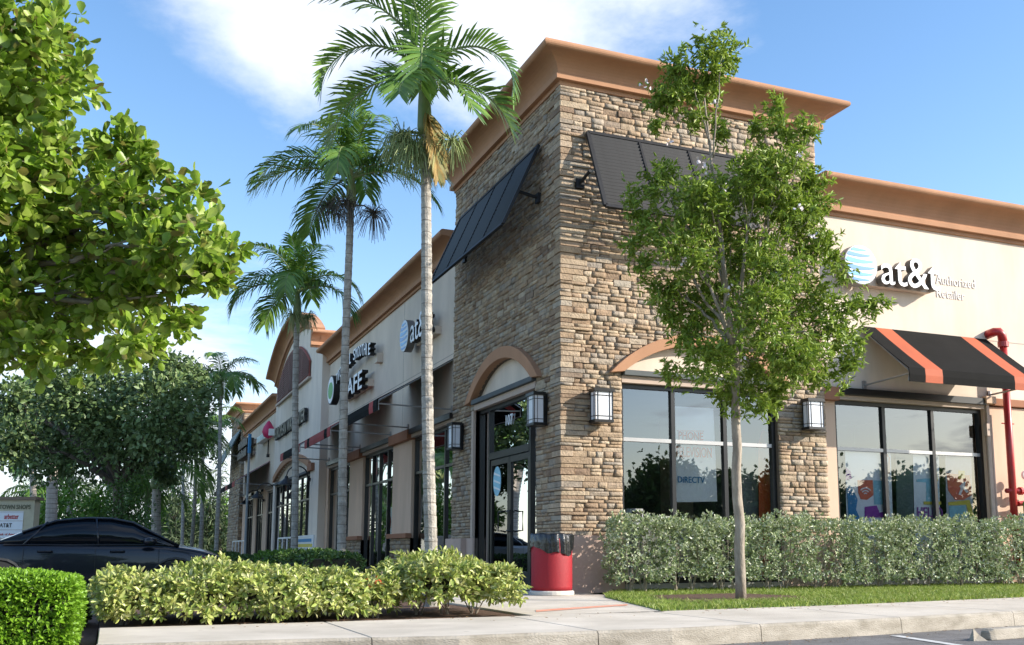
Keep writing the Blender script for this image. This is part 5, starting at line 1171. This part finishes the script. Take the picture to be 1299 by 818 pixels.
# dark shade tree over the lot
bl=[(40,520,40),(90,500,45),(20,560,38),(60,575,45),(110,560,50),(150,500,42),(150,545,50),(200,490,38),(235,480,30),(205,530,50),(250,520,28),(235,560,30),(180,570,30),(210,600,22),(5,510,30),(130,470,22),(215,465,22),(70,480,25)]
b=atd(152,700,27)
tree('shade_tree','broad dark canopied tree with a forked trunk behind the black sedan','tree',(b.x,b.y,-.16),tuple(atd(150,615,27)),B(bl,27,2.0),leaf_oak,barkd,170,.14,.55,.17,branches=14,clr=.5,shell=.2,fold=.15)
b=atd(163,700,25); tree('round_bush_tree','round dense dark bush right of the shade tree trunk','bush',(b.x,b.y,-.16),tuple(atd(163,670,25)),B([(160,635,25),(175,650,22),(150,655,22),(163,615,18),(165,672,22)],25,.3),leaf_ficus,barkd,220,.07,.5,.08,branches=4,clr=.4,shell=.6)
b=atd(225,703,80)
tree('flowering_bush','bright green broad bush behind the thin palm trunks','bush',(b.x,b.y,-.16),tuple(atd(230,690,80)),B([(210,640,16),(225,655,20),(245,645,18),(265,650,18),(285,640,14),(215,672,22),(245,675,22),(275,672,20),(295,655,12),(200,660,14)],80,1),leaf_bright,barkd,26,.3,.5,.09,branches=6,clr=.4)
b=atd(100,705,42)
tree('mid_bush','mid green bushes between the royal palm trunks','bush',(b.x,b.y,-.16),tuple(atd(110,690,42)),B([(75,640,22),(105,645,22),(130,635,20),(110,670,24),(60,665,20),(90,620,14),(35,665,18),(140,665,20),(20,680,20),(5,650,16),(185,660,20),(-20,640,20)],42,2),leaf_bright,barkd,70,.2,.45,.1,branches=6,clr=.5)
for i,(u,vt,wd_,lb_) in enumerate(((262,585,14,'feathery casuarina tree behind the thin palms, left one of the group'),(278,570,14,'feathery casuarina tree beside the far tower, tallest of the group'),(300,585,12,'feathery casuarina tree closest to the far tower'),(110,600,26,'pale feathery tree behind the royal palm trunks'),(225,590,22,'pale drooping feathery tree right of the shade tree'),(30,600,14,'feathery tree above the directory board'))):
    d=75; b=atd(u,705,d); hh=700-vt; bb=[(u+random.uniform(-1,1)*wd_*.5*(1-k/6),705-hh*(.15+.8*k/6),wd_*(1.15-.8*k/6)) for k in range(7)]
    tree('casuarina_tree',lb_,'tree',(b.x,b.y,-.16),tuple(atd(u,690,d)),B(bb,d,1),leaf_pine,barkd,26,.55,.12,.25,'feathery trees far beyond the lot',branches=4,droop=.6,clr=.5)
bb=[(u,690+random.uniform(-6,4),random.uniform(14,22)) for u in range(-60,330,17)]
o,_=foliage(B(bb,85,4),12,.6,.5,leaf_ficus,'distant_woods',None,clr=.5); tag(stuff(o),'low dark woods along the horizon beyond the parking lot','woods')
# trees across the lot behind the viewer, seen mirrored in the shop windows
random.seed(5)
for i in range(15):
    x=-10+i*5.2+random.uniform(-2,2); y=-33+random.uniform(-4,4); hh=random.uniform(2.8,5.0)
    bb=[((x+random.gauss(0,1.7),y+random.gauss(0,1.2),hh*random.uniform(.3,.95)),random.uniform(1.0,1.8)) for _ in range(9)]
    tree('roadside_tree',['squat','round','tall','thin','broad','low','lopsided','bushy','young','old','last','leaning','open','heavy','small'][i]+' dark tree across the lot, seen only mirrored in the shop glass','tree',(x,y,-.16),(x,y,hh*.45),bb,leaf_ficus,barkd,46,.30,.6,.16,'trees across the lot',branches=3,clr=.5)
# ---------------- hedges
def hedge_leaves(n,sampler,ln,wd,mt,name,parent,rosette=6,spread=.5,shape='oval',fold=.2,curl=.2,upb=.5):
    P,Nn=sampler(n//rosette); P=np.repeat(P,rosette,0); N2=np.repeat(Nn,rosette,0); k=len(P)
    D=unit(N2*.7+rng.normal(size=(k,3))*spread+np.array([0,0,.25])); P=P+D*ln*.12
    nn=unit(N2*.5+np.array([0,0,upb])+rng.normal(size=(k,3))*.35)
    l=ln*rng.uniform(.6,1.3,k); v,f=leaf_geo(P,D,nn,l,l*wd,fold,curl,shape)
    return stuff(link(name,np_mesh(name,v,f,mt),parent))
def noise2(p,s,seed):
    q=p*s+seed; return (np.sin(q[:,0]*2.1+np.sin(q[:,1]*1.7)*1.3)+np.sin(q[:,1]*2.7+q[:,2]*1.9+1.3)+np.sin(q[:,2]*3.1+q[:,0]*1.1+2.1))/3
def boxsampler(lo,hi,rough=.08,depth=.14,skip_bottom=.0,seed=0,s=3.0,faces=('x0','x1','y0','y1','z1')):
    lo=np.array(lo);hi=np.array(hi);sz=hi-lo
    area={'x0':sz[1]*sz[2],'x1':sz[1]*sz[2],'y0':sz[0]*sz[2],'y1':sz[0]*sz[2],'z1':sz[0]*sz[1]}
    pr_=np.array([area[f] for f in faces]); pr_/=pr_.sum()
    def fn(n):
        fi=rng.choice(len(faces),n,p=pr_); P=lo+rng.random((n,3))*sz; N_=np.zeros((n,3))
        for j,f in enumerate(faces):
            k=fi==j; ax='xyz'.index(f[0]); v=hi[ax] if f[1]=='1' else lo[ax]; P[k,ax]=v; N_[k,ax]=1 if f[1]=='1' else -1
        c=(lo+hi)/2; h=sz/2; rel=(P-c)/h; e=np.abs(rel)**6
        N_=unit(N_+rel**3*.7); P=P-np.sign(rel)*(np.abs(rel)**6)*(np.clip(e.sum(1)-1,0,2)[:,None])*.05
        P=P+N_*(noise2(P,s,seed)*rough-np.abs(rng.normal(size=n))*depth*.5)[:,None]
        return P,N_
    return fn
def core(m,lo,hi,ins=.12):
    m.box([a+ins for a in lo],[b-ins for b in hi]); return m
darkcore=mat('twiggy_shade',(.035,.032,.02),.95,base2=(.015,.018,.008),scale=30)  # near-black colour paints the shade among the twigs onto plain boxes inside hedges
def stems(root,xs_,y,zt,n=4,r=.008,mt=bark):
    m=M()
    for x in xs_:
        for _ in range(n):
            a=Vector((x+random.uniform(-.04,.04),y+random.uniform(-.05,.05),-.02)); limb(m,a,a+Vector((random.uniform(-.25,.25),random.uniform(-.18,.18),zt)),r,r*.5,4,.12,k=4)
    part(m,'stems',mt,root)
# variegated hedges in the planting bed
h=thing('variegated_hedge','long yellow and green leafed hedge behind the pavement at left','hedge',(-5.1,-3.7,0))
L1,H1=(-6.28,-4.66,.04),(-4.0,-2.9,.435)
hedge_leaves(16500,boxsampler(L1,H1,.13,.2,seed=1,s=3.9),.068,.42,leaf_cro,'foliage',h,rosette=7,spread=.75,curl=.25)
hedge_leaves(3000,boxsampler((-4.35,-4.5,.05),(-3.62,-3.5,.36),.12,.2,seed=4,s=4),.066,.42,leaf_cro,'foliage',h,rosette=7,spread=.8,curl=.25)
stems(h,[-6.1,-5.6,-5.1,-4.6,-4.1,-3.8],-4.1,.45,6); part(core(M(),L1,(-4.1,-2.9,.42),.22),'shade_core',darkcore,h)
h=thing('variegated_hedge','shorter yellow and green leafed hedge at the foot of the tallest palm','hedge',(-3,-3.6,0))
L2,H2=(-3.60,-4.45,.10),(-2.42,-2.9,.50)
hedge_leaves(9500,boxsampler(L2,H2,.13,.18,seed=9,s=3.6),.07,.42,leaf_cro,'foliage',h,rosette=7,spread=.75,curl=.25)
stems(h,[-3.3,-3.0,-2.7],-3.8,.45,7); part(core(M(),L2,H2,.27),'shade_core',darkcore,h)
# red new leaves
P=np.array([tuple(at(u,v,1,-4.45)) for u,v in ((392,747),(403,745),(461,738),(480,741),(478,736),(396,742),(466,748))]); P=np.repeat(P,3,0)+rng.normal(size=(21,3))*.02
v,f=leaf_geo(P,rng.normal(size=P.shape),rng.normal(size=P.shape)+np.array([0,0,1]),np.full(21,.06),np.full(21,.025)); link('red_leaves',np_mesh('red_leaves',v,f,mat('red_leaf',(.50,.12,.03),.5,var=.3)),h)
# lime hedge close at bottom left
a=atd(98,740,7.0); lo_=(a.x-3.2,a.y-.0,-.1); hi_=(a.x,a.y+1.5,.475)
h=thing('lime_hedge','clipped bright lime green hedge at the bottom left corner','hedge',(a.x-1,a.y+.5,-.1))
hedge_leaves(60000,boxsampler(lo_,hi_,.025,.05,seed=3,s=4,faces=('x1','y0','z1')),.038,.45,leaf_lime,'foliage',h,rosette=6,spread=.6,curl=.15); part(core(M(),lo_,hi_,.10),'shade_core',darkcore,h)
a=atd(128,760,9.6); lo_=(-9.5,a.y,-.08); hi_=(-6.42,a.y+1.0,.30)
h=thing('dark_hedge','low dark green hedge in shade behind the lime hedge','hedge',(a.x-.5,a.y+.5,-.1))
hedge_leaves(14000,boxsampler(lo_,hi_,.03,.06,seed=5,s=4),.04,.5,leaf_ficus,'foliage',h,rosette=5,spread=.6); part(core(M(),lo_,hi_,.06),'shade_core',darkcore,h)
# ficus hedges behind the variegated ones
for i,(lo_,hi_,lb_) in enumerate((((-3.95,-.6,-.02),(-3.1,2.2,.60),'dark green hedge between the two nearest palms, behind the yellow leafed hedge'),((-3.6,3.6,-.02),(-2.3,7.2,.62),'dark green hedge between the second and third palms'),((-3.6,9,-.02),(-2.3,14,.5),'dark green hedge beyond the third palm'),((-4,20,-.02),(-2.4,25,.6),'dark green hedge beside the far walkway'))):
    h=thing('green_hedge',lb_,'hedge',((lo_[0]+hi_[0])/2,(lo_[1]+hi_[1])/2,0),'dark green hedges along the walk')
    hedge_leaves(7000,boxsampler(lo_,hi_,.07,.1,seed=i*3,s=2.5),.05,.5,leaf_ficus if i!=1 else leaf_bright,'foliage',h,rosette=5,spread=.7); part(core(M(),lo_,hi_,.08),'shade_core',darkcore,h)
# silver hedge before the right windows
h=thing('silver_hedge','clipped grey green silver leafed hedge under the right hand windows','hedge',(5,-.6,0))
x=.55
random.seed(3)
while x<13:
    wv=random.uniform(.75,1.1); lo_=(x-.04,-1.0+random.uniform(-.05,.06),random.uniform(.04,.22)); hi_=(x+wv-.02,-.22,1.12+.004*x+random.uniform(-.02,.03))
    hedge_leaves(int(random.uniform(5200,6600) if x<9.6 else 1500),boxsampler(lo_,hi_,.11,.26,seed=x,s=5.0),.052,.42,leaf_sil,'foliage',h,rosette=6,spread=.6,curl=.1,upb=.1)
    stems(h,[x+wv*.3,x+wv*.62],-.6,.8,6,.010)
    x+=wv*1.0
